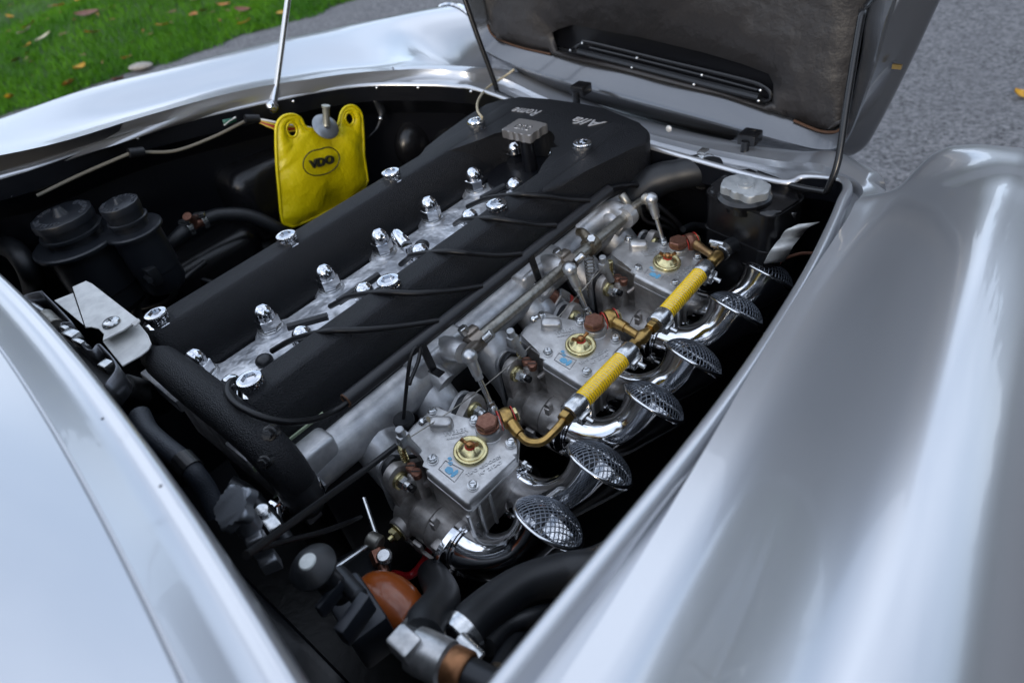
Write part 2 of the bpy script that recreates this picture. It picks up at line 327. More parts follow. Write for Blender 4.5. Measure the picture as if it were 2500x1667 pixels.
L4 = [(.584, -.14, .141), (.580, -.08, .133), (.571, 0, .122), (.557, .1, .108), (.542, .2, .0935), (.5275, .3, .0795), (.516, .4, .067), (.504, .5, .053), (.495, .56, .043),
      (0.4897, 0.5898, 0.0340), (0.4804, 0.6101, 0.0310), (0.4633, 0.6298, 0.0270), (0.4302, 0.6544, 0.0200), (0.4026, 0.6737, 0.0130), (0.3167, 0.7650, -0.0444), (0.1623, 0.8000, -0.0645), (-0.0145, 0.8200, -0.0628), (-0.1914, 0.8400, -0.0456), (-0.2902, 0.8300, -0.0143), (-0.3090, 0.7673, 0.0166), (-0.3605, 0.7410, 0.0263), (-0.4007, 0.6936, 0.0409),
      (-0.4261, 0.6164, 0.0617), (-0.4455, 0.5048, 0.0873), (-0.4693, 0.4052, 0.1063), (-0.4849, 0.2862, 0.1229), (-0.4737, 0.1813, 0.1376), (-0.4657, 0.0089, 0.1618), (-.575, -.14, .175)]
L1 = cr(L1, 5); L4 = cr(L4, 5)
OUT = []
for i in range(len(L1)):
    t = L1[min(i + 1, len(L1) - 1)] - L1[max(i - 1, 0)]; t.z = 0; t.normalize(); OUT.append(V((t.y, -t.x, 0)))
mb = MB(); rows = []
for a, b in zip(L1, L4):
    d_ = (b - a); d_.z = 0; n_ = OUT[L1.index(a)]; wd = d_.length
    rows.append([a - n_ * .0033 - V((0, 0, .0045)), a - n_ * .0035 - V((0, 0, .003)), a - n_ * .0022 - V((0, 0, .0006)), a + V((0, 0, .0006)), a + n_ * .0035 + V((0, 0, .0008)), a + n_ * .0055 - V((0, 0, .0006)), a + n_ * .0075 - V((0, 0, .004)), a + n_ * .009 - V((0, 0, .010)),
                 lerp(a, b, .42) - V((0, 0, .015)), lerp(a, b, .90) - V((0, 0, .015)), lerp(a, b, .97) - V((0, 0, .010)), lerp(a, b, .99) - V((0, 0, .003)), b])
mb.grid(rows); mb.build('drip_channel', PAINT, car, sharp=50)
# right fender
def fender(st, side, lampc, lampr, lamp_y, y_b):
    rows = []
    for (y, xi, zi, xc, zc, dip) in st:
        W_ = xc - xi; pts = []
        sf = max(0, min(1, (y - .56) / .11)) if side > 0 else 0
        for t, k, k2 in ((0, 0, 0), (.07, -.005, .22), (.16, -.005, .50), (.26, .05, .73), (.37, .19, .86), (.49, .39, .92), (.61, .60, .96), (.74, .80, .98), (.87, .95, .995), (1, 1, 1)):
            k = lerp(k, k2, sf)
            pts.append((xi + W_ * t, zi + (zc - zi) * k - dip * math.sin(math.pi * min(1, t / .55)) ** 2))
        for dx, dz in ((.018, -.004), (.036, -.0135), (.053, -.030), (.070, -.060), (.085, -.112), (.094, -.2), (.096, -.32), (.085, -.5), (.075, -.62)): pts.append((xc + side * dx, zc + dz))
        wgt = max(0, min(1, (y - y_b) / (lamp_y - y_b))); wgt = wgt * wgt * (3 - 2 * wgt)
        an = [205, 196, 185, 173, 161, 150, 137, 123, 106, 90, 72, 54, 36, 18, 2, -12, -30, -50, -70]
        q = []
        for (x, z), a_ in zip(pts, an):
            cx, cz = xc + side * lampr * math.cos(R(a_)), zc - lampr + lampr * math.sin(R(a_)); q.append(V((lerp(x, cx, wgt), y, lerp(z, cz, wgt))))
        rows.append(q)
    dense = [cr(c, 5) for c in zip(*rows)]                      # smooth along the car
    dense = [list(r_) for r_ in zip(*dense)]
    return [cr(r_, 4) for r_ in dense]
def onL4(y):
    for a, b in zip(L4, L4[1:]):
        if a.y <= y <= b.y and a.x > .4: return lerp(a, b, (y - a.y) / (b.y - a.y))
    return L4[0]
stR = []
for y, xc, dz in ((-.6, .725, .060), (-.4, .718, .060), (-.2, .705, .060), (-.14, .701, .060), (-.08, .696, .060), (0, .688, .060), (.1, .676, .060), (.2, .664, .060), (.3, .652, .060), (.4, .641, .060), (.5, .631, .058), (.56, .626, .057)):
    p = onL4(y) if y >= -.14 else V((.584 - (y + .14) * .04, y, zl(y) + .004)); stR.append((y, p.x, p.z, xc, zl(y) + dz, .0))
stR += [(.62, .503, .020, .622, .080, .002), (.68, .499, -.020, .617, .068, 0), (.74, .492, -.06, .612, .040, 0), (.80, .490, -.10, .610, .006, 0), (.85, .495, -.135, .60, -.030, 0)]
lampR = ((.60, -.135), .105)
gR = fender(stR, 1, *lampR, .85, .72)
MB().grid(gR).build('fender', PAINT, car, sharp=60)
stL = []
def onL4l(y):
    q = [p for p in L4[len(L4) // 2:] if p.x < -.33]
    for a, b in zip(q, q[1:]):
        if a.y >= y >= b.y: return lerp(a, b, (a.y - y) / (a.y - b.y))
    return q[-1]
for y, xc, zc in ((-.6, -.68, .215), (-.3, -.675, .19), (-.1, -.668, .172), (.068, -.662, .162), (.213, -.66, .156), (.373, -.66, .136), (.5, -.66, .121), (.6, -.66, .108), (.7, -.655, .093)):
    p = onL4l(y) if y >= -.1 else V((-.575, y, zl(y) + .04)); stL.append((y, p.x, p.z, xc, zc, .0))
stL += [(.79, -.425, .008, -.655, .080, 0), (.88, -.475, -.032, -.652, .065, 0), (.97, -.525, -.08, -.650, .051, 0), (1.05, -.56, -.12, -.650, .037, 0)]
lampL = ((-.650, -.067), .104)
gL = fender(stL, -1, *lampL, 1.05, .80)
MB().grid(gL).build('fender', PAINT, car, sharp=60)
for (cx, cz), lr, y in ((*lampR, .85), (*lampL, 1.05)):
    mb = MB(); mb.lathe((cx, y - .004, cz), (0, 1, -.06), [(lr + .002, 0), (lr + .006, .006), (lr + .004, .016), (lr - .008, .024), (lr - .016, .024), (lr - .018, .016)], 40, False); bz = mb.build('headlamp_bezel', CHROME, car)
    mb = MB(); mb.lathe((cx, y + .012, cz), (0, 1, -.06), [(lr - .016, 0), (lr * .7, .018), (lr * .4, .028), (.002, .033)], 32); mb.build('headlamp_lens', GLASS, bz)
# nose between the opening and the front
rows = []; n4 = len(L4)
i0 = next(i for i in range(n4) if L4[i].y > .555); i1 = next(i for i in range(n4 // 2, n4) if L4[i].x < -.41)
for i in range(i0, i1 + 1):
    a = L4[i]; t = (i - i0) / (i1 - i0)
    f = V((.5 + .3 * 0, 1, 0)) if t < .1 else V((0, 1, 0))
    f = V((lerp(.9, 0, min(1, t / .25)) - lerp(.0, .9, max(0, (t - .75) / .25)), 1 if .02 < t < .98 else .5, 0)).normalized()
    s_ = lerp(.022, .05, min(1, t / .3)) if t < .7 else lerp(.05, .03, (t - .7) / .3)
    if i - i0 < 12:
        wb = (i - i0) / 12; wb = wb * wb * (3 - 2 * wb)
        ed = cr([V(L4[i0]), V((.503, .62, .020)), V((.499, .68, -.020)), V((.492, .74, -.06)), V((.490, .80, -.10)), V((.495, .85, -.135)), V((.5, .85, -.42))], 1)
        s_ = .022; fm = [a, a + f * s_ * .5 + V((0, 0, .001)), a + f * s_ - V((0, 0, .006)), a + f * s_ * 1.5 - V((0, 0, .026)), a + f * s_ * 2 - V((0, 0, .08)), a + f * s_ * 2.3 - V((0, 0, .2)), a + f * s_ * 2.3 - V((0, 0, .42))]
        rows.append([lerp(q + (a - V(L4[i0])) * max(0, 1 - k * .14), m_, wb) for k, (q, m_) in enumerate(zip(ed, fm))]); continue
    rows.append([a, a + f * s_ * .5 + V((0, 0, .001)), a + f * s_ - V((0, 0, .006)), a + f * s_ * 1.5 - V((0, 0, .026)), a + f * s_ * 2 - V((0, 0, .08)), a + f * s_ * 2.3 - V((0, 0, .2)), a + f * s_ * 2.3 - V((0, 0, .42))])
MB().grid([cr(r_, 3) for r_ in rows]).build('nose_panel', PAINT, car, sharp=60)
# cowl behind the opening
def cowl_e(x): return V((x, -.1055 - .125 * max(0, x + .12) ** 2 - (.02 * max(0, -x - .2)), .167 - .012 * x * x))
rows = []
prof = [(.001, -.045), (.001, -.004), (-.0005, -.001), (-.0025, .0004), (-.006, 0), (-.009, -.002), (-.014, -.0010), (-.022, .0045), (-.030, .0105), (-.0372, .0155), (-.0380, .0130), (-.0392, .0130), (-.040, .0172), (-.06, .028), (-.10, .047), (-.16, .072), (-.25, .105), (-.4, .15), (-.6, .19)]
for k in range(41):
    e = cowl_e(-.60 + 1.17 * k / 40); rows.append([e + V((0, a, b)) for a, b in prof])
MB().grid(rows).build('cowl', PAINT, car, sharp=50)
for p in ((0.3349, -0.1372, 0.1760), (0.2408, -0.1335, 0.1760)): MB().ball(p, .0012, 8, (1, 1, .5)).build('paint_chip', BLACKP, car)
# dark bay: walls under the lip, bulkheads
rows = []
for a, b in zip(L1, L4):
    n_ = OUT[L1.index(a)]
    rows.append([a - n_ * .0034 - V((0, 0, .0035)), a - n_ * .004 - V((0, 0, .032)), a - n_ * .002 - V((0, 0, .034)), a + n_ * .03 - V((0, 0, .07)), a + n_ * .04 - V((0, 0, .25)), a - n_ * .02 - V((0, 0, .5)), a - n_ * .05 - V((0, 0, .72))])
MB().grid(rows).build('inner_wing', BLACKP, car, sharp=30)
mb = MB(); mb.box((0, -.20, -.2), (1.1, .02, .66), bev=.004); mb.box((.1, -.155, -.16), (.8, .08, .06), bev=.01); mb.build('firewall', BLACKP, car)
mb = MB(); mb.box((-.50, .36, -.085), (.10, .15, .15), bev=.035, seg=5); mb.box((-.49, .20, -.2), (.09, .2, .2), bev=.03, seg=4); mb.build('inner_wing_bulge', BLACKG, car, sharp=60)
mb = MB(); mb.ball((-.40, .66, -.10), .05, 20, (.6, 1, 1)); mb.ball((-.34, .70, -.12), .045, 20); mb.build('horn', BLACKG, car)
mb = MB(); mb.box((0, .84, -.27), (.70, .02, .38), bev=.004); mb.build('front_bulkhead', BLACKP, car)
mb = MB(); mb.box((-.1, .3, -.50), (.80, 1.0, .01)); mb.box((.45, .42, -.50), (.22, .7, .01)); mb.build('bay_shade_sheet', BLACKP, car)  # black sheets added over the lit ground, standing in for shade below the bay
mb = MB(); mb.box((0, .775, -.23), (.52, .05, .3), bev=.008); mb.lathe((-.02, .76, -.10), (0, 0, 1), [(.0, 0), (.24, 0), (.24, .004)], 32, False)
mb.build('radiator', BLACKP, car)
# screws under the left lip
for p in ((-0.4920, 0.1954, 0.1026), (-0.4480, 0.4562, 0.0647), (-0.3980, 0.6046, 0.0383), (-0.3330, 0.6498, 0.0289), (-0.2430, 0.6974, 0.0149)): MB().ball(p, .0032, 10).build('lip_screw', ZINC, car)
o = MB().ball((0.1503, 0.7350, -0.0090), .0055, 12, (1, .6, 1)).build('panel_screw', WHITEP, car)
# bonnet
hf = M(((1, 0, 0, 0), (0, .0995, .995, .88), (0, .995, -.0995, -.09), (0, 0, 0, 1)))    # (x, height, depth) in the bonnet, depth away from the bay
def H(x, h, dp=0): return hf @ V((x, h, dp))
B_ = [(p[0], (p[2] + .09)) for p in ((-0.3747, 0.8700, 0.1164), (-0.3655, 0.8700, 0.0639), (-0.3521, 0.8700, 0.0440), (-0.3262, 0.8700, 0.0332), (-0.2088, 0.8700, 0.0214), (0.0085, 0.8700, 0.0019), (0.1943, 0.8700, -0.0184), (0.2805, 0.8700, -0.0336), (0.3304, 0.8700, -0.0444), (0.3545, 0.8700, -0.0383), (0.3640, 0.8700, -0.0160), (0.3661, 0.8700, 0.0689), (0.3650, 0.8700, 0.1501))]
O_ = [(p[0], (p[2] + .09)) for p in ((-0.4141, 0.8750, 0.1131), (-0.4083, 0.8750, 0.0495), (-0.3940, 0.8750, 0.0132), (-0.3419, 0.8750, -0.0156), (-0.2208, 0.8750, -0.0532), (-0.0162, 0.8750, -0.0769), (0.1754, 0.8750, -0.0915), (0.2845, 0.8750, -0.0948), (0.3565, 0.8750, -0.0892), (0.3913, 0.8750, -0.0727), (0.4079, 0.8750, -0.0302), (0.4315, 0.8750, 0.0653), (0.4499, 0.8750, 0.1525))]
B_ = [(-.47, .85), (-.43, .50)] + B_ + [(.40, .50), (.46, .85)]
O_ = [(-.54, .88), (-.47, .50)] + O_ + [(.505, .50), (.57, .88)]
B2 = cr([V((x, h, 0)) for x, h in B_], 5); O2 = cr([V((x, h, 0)) for x, h in O_], 5)
rows = []
for b, o in zip(B2, O2):
    q = lambda t, dp: H(lerp(b.x, o.x, t), lerp(b.y, o.y, t), dp)
    rows.append([q(-.05, .03), q(0, .004), q(.03, .0), q(.07, -.003), q(.40, -.024), q(.46, -.0275), q(.51, -.0275), q(.56, -.024), q(.75, -.010), q(.93, .003), q(.985, .010), q(1.0, .018), q(.98, .024), q(.5, .05), q(-.3, .075)])
bon = MB().grid(rows).build('bonnet', PAINT2, car, sharp=40)
rows2 = [[H(x_ * hw, h_, .06 + .04 * (1 - x_ * x_)) for x_ in (-1, -.6, -.2, .2, .6, 1)] for h_, hw in ((.02, .34), (.1, .39), (.3, .44), (.6, .5), (.88, .55))]
MB().grid(rows2).build('bonnet_skin', PAINT, bon, sharp=60)
hole = [(p[0], p[2] + .09) for p in ((-0.1994, 0.8700, 0.0597), (-0.1792, 0.8700, 0.0680), (-0.1499, 0.8700, 0.0766), (-0.0053, 0.8700, 0.0664), (0.1207, 0.8700, 0.0519), (0.1930, 0.8700, 0.0402), (0.2367, 0.8700, 0.0296), (0.2466, 0.8700, 0.0153), (0.2491, 0.8700, -0.0134), (0.2353, 0.8700, -0.0208), (0.1217, 0.8700, -0.0058), (0.0087, 0.8700, 0.0078), (-0.1543, 0.8700, 0.0228), (-0.1886, 0.8700, 0.0264))]
b = bmesh.new(); es = []
def loop(pts):
    vs = [b.verts.new((x, y, 0)) for x, y in pts]
    for i in range(len(vs)): es.append(b.edges.new((vs[i], vs[(i + 1) % len(vs)])))
ctr = (sum(p[0] for p in B_) / len(B_), sum(p[1] for p in B_) / len(B_))
loop([(p.x + (ctr[0] - p.x) * .012, p.y + (ctr[1] - p.y) * .012) for p in B2]); loop(hole)
bmesh.ops.triangle_fill(b, use_beauty=True, use_dissolve=False, edges=es)
bmesh.ops.subdivide_edges(b, edges=[e for e in b.edges if not e.is_boundary], cuts=2, use_grid_fill=True)
bmesh.ops.triangulate(b, faces=b.faces[:])
for v in b.verts:
    if not v.is_boundary: v.co.z = -.006 - .004 * math.sin(v.co.x * 23 + v.co.y * 11) * math.sin(v.co.y * 31 - v.co.x * 9)
    else: v.co.z = .0
bmesh.ops.recalc_face_normals(b, faces=b.faces[:])
MB().bm(b, hf).build('bonnet_liner', LINER, bon, sharp=80, solid=.004)
MB().prism([(p.x + (ctr[0] - p.x) * .03, p.y + (ctr[1] - p.y) * .03) for p in B2], .030, .034, hf).build('bonnet_panel', BLACKP, bon)
mb = MB()
fo = [H(p[0], p[2] + .09, .004) for p in ((-0.1469, 0.8700, 0.0348), (-0.1322, 0.8700, 0.0444), (-0.1130, 0.8700, 0.0468), (0.0428, 0.8700, 0.0300), (0.1945, 0.8700, 0.0142), (0.2297, 0.8700, 0.0066), (0.2414, 0.8700, -0.0031), (0.2368, 0.8700, -0.0138), (0.1960, 0.8700, -0.0113), (0.0421, 0.8700, 0.0044), (-0.1248, 0.8700, 0.0264))]
mb.tube(fo, .0035, 8, 4, True); fi = [lerp(p, sum(fo, V()) / len(fo), .0) for p in fo]
c0 = [H(p[0], p[2] + .09, .002) for p in ((-0.1140, 0.8700, 0.0386), (-0.0073, 0.8700, 0.0277), (0.1214, 0.8700, 0.0136), (0.2198, 0.8700, 0.0014))]
mb.tube(c0, .0022, 6, 4)
mb.build('vent_frame', BLACKG, bon)
mb = MB(); c1 = [H(p[0], p[2] + .09, .0) for p in ((-0.1388, 0.8700, 0.0296), (-0.0080, 0.8700, 0.0161), (0.1216, 0.8700, 0.0019), (0.2240, 0.8700, -0.0088))]
mb.tube(c1, .006, 8, 4); mb.build('vent_bar', DARKCLIP, bon)
mb = MB()
for p in ((-0.1243, 0.8700, 0.0473), (-0.1531, 0.8700, 0.0320), (-0.0045, 0.8700, 0.0322), (-0.0150, 0.8700, 0.0146), (0.1236, 0.8700, 0.0166), (0.1101, 0.8700, -0.0003), (0.2279, 0.8700, 0.0044), (0.2271, 0.8700, -0.0124)): mb.ball(H(p[0], p[2] + .09, -.006), .0028, 8)
mb.build('vent_rivet', ZINC, bon)
mb = MB(); mb.tube([H(p[0], p[2] + .09, -.004) for p in ((0.3626, 0.8700, -0.0226), (0.3609, 0.8700, -0.0359), (0.3522, 0.8700, -0.0440), (0.3273, 0.8700, -0.0455), (0.2873, 0.8700, -0.0359))], .0022, 6, 4)
mb.tube([H(p[0], p[2] + .09, -.003) for p in ((-0.3683, 0.8700, 0.0621), (-0.3527, 0.8700, 0.0416), (-0.2886, 0.8700, 0.0268), (-0.2048, 0.8700, 0.0202))], .0018, 6, 4); mb.build('liner_glue', LINERE, bon)
mb = MB(); mb.box((0.4244, 0.8720, 0.0668), (.012, .004, .006)); mb.build('edge_clip', BRASS, bon)
for q, dx in (((-0.0801, 0.8000, -0.0051), 0), ((0.2473, 0.8000, -0.0413), 0)):
    q = V(q); mb = MB(); mb.box(q + V((0, .015, .0)), (.030, .03, .018), bev=.003); mb.cyl(q, q + V((.001, -.004, -.042)), .0065, seg=12); mb.box(q + V((0, -.003, -.045)), (.035, .03, .012), bev=.004)
    hg = mb.build('bonnet_hinge', BLACKG, car); mb = MB(); mb.ball(q + V((.001, -.008, -.034)), .0042, 10); mb.build('hinge_grease', mat('amber_grease', (.5, .3, .01), 0, .3), hg)
# ------------------------------------------------------------------ engine
eng = thing('engine', (0, .29, -.45), 'twin cam engine with black crackle covers over a dull aluminium head', 'engine')
NY = [.0975 * k - .002 for k in range(7)]; NX = .0426
# head top between the covers: scalloped left edge, a boss at every nut
edge = []
yy = -.034
left = [(-.044, -.036)]
for y in NY:
    left += [(-.043, y - .026), (-.0445, y - .022)] + [(-NX - .0195 * math.cos(R(a)), y + .0195 * math.sin(R(a))) for a in (-50, -25, 0, 25, 50)] + [(-.0445, y + .022), (-.043, y + .026)]
left += [(-.044, .61)]
ol = left + [(.075, .61), (.075, -.036)]
mb = MB(); mb.prism(ol[::-1], -.075, -.034, bev=.003, seg=3)
for y in NY:
    for sx in (-1, 1): mb.lathe((sx * NX, y, -.04), (0, 0, 1), [(.024, 0), (.019, .0055), (.0165, .009), (.0145, .0098), (.001, .0098)], 24, False)
for k in range(6):
    y = (NY[k] + NY[k + 1]) / 2; mb.ball((.0, y, -.0445), .03, 20, (1.2, 1.05, .38))
mb.box((0, .29, -.12), (.27, .64, .10), bev=.006); mb.build('cylinder_head', HEADAL, eng, sharp=45)
# cam cover: two ribs and the front chest, one casting
prof = [(-.047, -.052), (-.047, -.040), (-.042, -.034), (-.036, -.008), (-.030, .006), (-.021, .0185), (-.012, .0240), (.010, .0245), (.0175, .0225), (.0205, .0195), (.0300, .003), (.0325, -.003), (.0345, -.014), (.037, -.034), (.044, -.040), (.044, -.052)]
mb = MB()
for sx in (-1, 1):
    rows = []
    for y, s_ in ((-.024, .55), (-.023, .80), (-.019, .92), (-.012, .99), (-.004, 1), (.1, 1), (.25, 1), (.4, 1), (.55, 1), (.66, 1)):
        rows.append([V((sx * (.107 + dx * (1 if s_ > .9 else s_ + .08)), y, -.052 + (dz + .052) * s_)) for dx, dz in prof])
    mb.grid([cr(r_, 3) for r_ in rows]); mb.add([p for p in cr(rows[0], 3)], [tuple(range(len(cr(rows[0], 3))))])
fo = [(-.128, .45), (-.136, .48), (-.146, .53), (-.155, .60)] + arc(-.110, .648, .047, 180, 100, 6) + [(-.06, .704), (0, .712), (.05, .704)] + arc(.120, .622, .058, 75, 5, 6) + [(.171, .60), (.161, .56), (.150, .52), (.139, .475), (.128, .45), (.104, .455), (.080, .51), (.067, .54)] + [(.064, .56)] + arc(0, .552, .062, 10, 170, 12) + [(-.067, .54), (-.080, .51), (-.104, .455)]
mb.prism(fo, -.052, .0228, bev=.019, seg=5)
mb.build('cam_cover', CRACK, eng, sharp=50)
mb = MB(); mb.prism([(x * 1.0, y) for x, y in fo], -.075, -.0515); mb.box((-.107, .27, -.062), (.10, .63, .02), bev=.003); mb.box((.107, .27, -.062), (.096, .63, .02), bev=.003); mb.build('cover_flange', CASTAL, eng)
mb = MB(); mb.cyl((0, .552, -.07), (0, .552, -.028), .058, seg=32); mb.build('filler_well', BLACKP, eng)
# hollow chrome cover bolts
def cover_bolt(x, y):
    mb = MB(); mb.lathe((x, y, .0225), (0, 0, 1), [(.016, -.003), (.0175, 0), (.0125, .0015), (.0125, .004)], 28, False)
    b_ = []
    for k in range(64): b_.append(.0136 + (.0005 if k % 2 else 0))
    v = []; f = []
    for h, rr in ((.0040, .93), (.0048, 1), (.0105, 1), (.0125, .93), (.0132, .80)):
        for k in range(64): a = 2 * math.pi * k / 64; v.append((x + b_[k] * rr * math.cos(a), y + b_[k] * rr * math.sin(a), .0225 + h))
    # hexagon socket
    for h, rr in ((.0132, .0086), (.0085, .0080)):
        for k in range(64):
            a = 2 * math.pi * k / 64; hx = rr * math.cos(R(30)) / math.cos((a % R(60)) - R(30)); v.append((x + hx * math.cos(a), y + hx * math.sin(a), .0225 + h))
    for i in range(6):
        for k in range(64): f.append((i * 64 + k, i * 64 + (k + 1) % 64, (i + 1) * 64 + (k + 1) % 64, (i + 1) * 64 + k))
    f.append(tuple(range(6 * 64, 7 * 64))); mb.add(v, f)
    return mb.build('cover_bolt', CHROME, eng, sharp=28)
for x, y in ((-.107, 0), (-.107, .192), (-.107, .383), (-.107, .571), (.107, 0), (.107, .192), (.107, .383), (.107, .571)): cover_bolt(x, y)
def acorn(x, y):
    mb = MB(); mb.lathe((x, y, -.031), (0, 0, 1), [(.0166, 0), (.0166, .0020), (.0125, .0024)], 24, False); w_ = mb.build('washer', ZINC, eng)
    mb = MB(); mb.lathe((x, y, -.0285), (0, 0, 1), [(.0142, 0), (.0149, .0012), (.0149, .0145), (.0132, .0158)], 6, False)
    mb.lathe((x, y, -.0285), (0, 0, 1), [(.0130, .0150), (.0129, .0192), (.0124, .0230), (.0112, .0268), (.0089, .0302), (.0054, .0326), (.0044, .0330), (.0001, .0331)], 24, False)
    return mb.build('acorn_nut', CHROME, eng, sharp=25)
for y in NY:
    for sx in (-1, 1): acorn(sx * NX, y)
# oil filler cap with scalloped sides
cx, cy, cz = .002, .567, .030; co = []
for k in range(96):
    a = 2 * math.pi * k / 96; c_, s_ = math.cos(a), math.sin(a); m_ = max(abs(c_) / .029, abs(s_) / .023); rr = 1 / m_ * (1 - .07 * abs(math.sin(a * 6)) ** 1.5) 
    co.append((cx + rr * c_, cy + rr * s_))
mb = MB(); mb.prism(co, cz, cz + .013, bev=.0016, seg=2); cap = mb.build('oil_filler_cap', mat('grey_chrome', (.42, .40, .385), .8, .3), eng, sharp=35); mb = MB(); mb.cyl((cx, cy, -.03), (cx, cy, cz), .011, seg=20); mb.build('filler_neck', BLACKP, eng)
text('lettering', 'OLIO', .020, frame((cx, cy - .001, cz + .0131), (-1, -.05, 0), (.05, -1, 0)), mat('bright_letters', (.85, .85, .85), 1, .2), cap, .0006, 0, .030, .0003)
SCRIPT = mat('bare_script', (.50, .50, .51), .4, .35)
def script(body, at_, w_, dirx):
    t = text('script_lettering', body, .031, frame(at_, dirx, (-dirx[1], dirx[0], 0)) @ M.Diagonal((1, 1, 1, 1)), SCRIPT, eng, .0006, .30, w_, .00005); return t
script('Alfa', (.058, .652, .0229), .056, (-1, -.02, 0)); script('Romeo', (-.072, .648, .0229), .066, (-1, -.1, 0))
# chrome vent cap lying in the valley, plug boots, rubber plugs
a, b = V((-0.0224, 0.3058, -0.0060)), V((0.0315, 0.2872, -0.0120)); mb = MB(); mb.lathe(a, b - a, [(.004, -.003), (.0085, -.001), (.0100, .004), (.0098, .03), (.0088, .034)], 24); mb.cyl(lerp(a, b, .6), lerp(a, b, .6) - V((0, 0, .03)), .006); mb.build('vent_cap', CHROME, eng)
for p, q in (((0.0059, 0.1149, -0.0180), (0.0251, 0.1425, -0.0180)), ((0.0144, 0.1910, -0.0180), (0.0161, 0.2355, -0.0180)), ((0.0087, 0.4636, -0.0180), (0.0136, 0.4928, -0.0180))):
    mb = MB(); p, q = V(p), V(q); p = p + (p - q) * .5; mb.tube([p, lerp(p, q, .5), q], .0052, 10, 2); mb.build('plug_boot', RUBBER, eng)
for p in ((0.0080, 0.0529, -0.0300), (0.0073, 0.3210, -0.0250)): mb = MB(); mb.ball(p, .011, 16, (1, 1, .7)); mb.build('rubber_plug', RUBBER, eng)
# coolant outlet across the back of the head
cp = [(-.150, -.018, -.034), (-.09, -.03, -.006), (-.045, -.033, .010), (.03, -.034, .013), (.09, -.034, .012), (.145, -.034, .008), (.174, -.034, -.002), (.186, -.033, -.02), (.188, -.032, -.046)]
mb = MB(); mb.tube(cp[:3], .0155, 20, 6); mb.tube(cp[2:], [.0195, .021, .021, .0205, .0205, .021, .0205, .020], 24, 6); mb.ball((-.045, -.033, .010), .0196, 20); mb.build('coolant_outlet', CRACK, eng, sharp=60)
for p, q in (((0.2640, -0.0460, 0.0945), 0), ((0.2263, -0.0520, 0.0395), 0)):
    p = V(p); mb = MB(); mb.cyl(p, p + V((.006, -.006, .006)), .0062, seg=16, bev=.001); mb.hex(p + V((.006, -.006, .006)), p + V((.009, -.009, .009)), .0045); mb.build('outlet_bolt', BLACKG, eng)
# intake side of the head: cast log, pads, runners
mb = MB()
mb.tube([(.147, -.03, -.078), (.15, .1, -.076), (.15, .3, -.075), (.15, .47, -.076), (.15, .575, -.076)], .030, 24, 6); mb.box((.135, .27, -.07), (.03, .60, .035), bev=.008)
for y, l in ((-.005, .07), (.19, .085), (.385, .085), (.555, .05)):
    mb.box((.150, y, -.058), (.050, l, .040), bev=.007, seg=3); mb.cyl((.15, y - l * .2, -.055), (.190, y - l * .2, -.075), .013, seg=18); mb.box((.133, y, -.040), (.016, l * 1.25, .014), bev=.003)
for k in range(3):
    for dy in (-.044, .044):
        y = .118 + .195 * k + dy; mb.tube([(.145, y * .985 + .004, -.085), (.17, y, -.105), (.195, y, -.135), (.209, y, -.15)], [.031, .029, .028, .030], 20, 4)
    mb.box((.190, .118 + .195 * k, -.135), (.02, .075, .07), bev=.01)
mb.build('intake_manifold', CASTAL, eng, sharp=50)
GASK = mat('green_gasket', (.35, .42, .28), 0, .6)
for y, l in ((-.005, .09), (.19, .11), (.385, .11)): mb = MB(); mb.box((.1435, y, -.0345), (.0018, l, .010), rot=M.Rotation(R(18), 3, 'Y')); mb.build('gasket', GASK, eng)
for p in ((0.1380, -0.0029, -0.1050), (0.1391, 0.1421, -0.0750), (0.1643, 0.3546, -0.0700)):
    p = V(p); d_ = V((.55, -.45, -.55)).normalized(); mb = MB(); mb.hex(p - d_ * .012, p - d_ * .002, .0075); mb.cyl(p - d_ * .004, p + d_ * .009, .0038, seg=10); mb.build('manifold_stud', STEEL, eng)
for k in range(3):
    yc = .118 + .195 * k
    ol = arc(yc - .044, -.150, .035, 170, 290, 6) + arc(yc + .044, -.150, .035, 250, 370, 6) + arc(yc + .055, -.098, .016, 10, 110, 5) + [(yc + .01, -.112), (yc - .03, -.105)] + arc(yc - .062, -.092, .015, 70, 180, 5)
    fr = frame((.2095, 0, 0), (0, 1, 0), (0, 0, 1)); mb = MB(); mb.prism(ol, -.0025, .0025, fr, bev=.0008, botbev=True); mb.build('flange_gasket', CASTAL, eng)
    mb = MB(); mb.prism([(lerp(yc, y, .96), lerp(-.14, z, .97)) for y, z in ol], .0025, .0095, fr, bev=.002); mb.build('rubber_spacer', RUBBER, eng)
mb = MB(); mb.box((.10, .29, -.22), (.13, .60, .24), bev=.01); mb.box((-.07, .29, -.25), (.25, .6, .26), bev=.02); mb.build('engine_block', BLACKP, eng)
# front support of the throttle shaft
p = V((.203, .535, -.043)); mb = MB(); mb.tube([(.15, .49, -.062), (.172, .535, -.045), p], [.02, .017, .014], 16, 4); mb.lathe(p - V((0, .008, 0)), (0, 1, 0), [(.008, 0), (.0155, .001), (.0155, .015), (.008, .016)], 24); mb.box((.172, .528, -.052), (.05, .03, .03), bev=.009, seg=3); mb.build('shaft_bracket', CASTAL, eng, sharp=50)
for q in ((.188, .2, -.055), (.188, .393, -.052)):
    mb = MB(); mb.tube([(q[0] - .035, q[1] + .005, -.06), (q[0] - .005, q[1], -.046), (q[0] + .012, q[1], -.043)], [.018, .015, .0125], 14, 4); mb.build('shaft_pillar', CASTAL, eng, sharp=60)

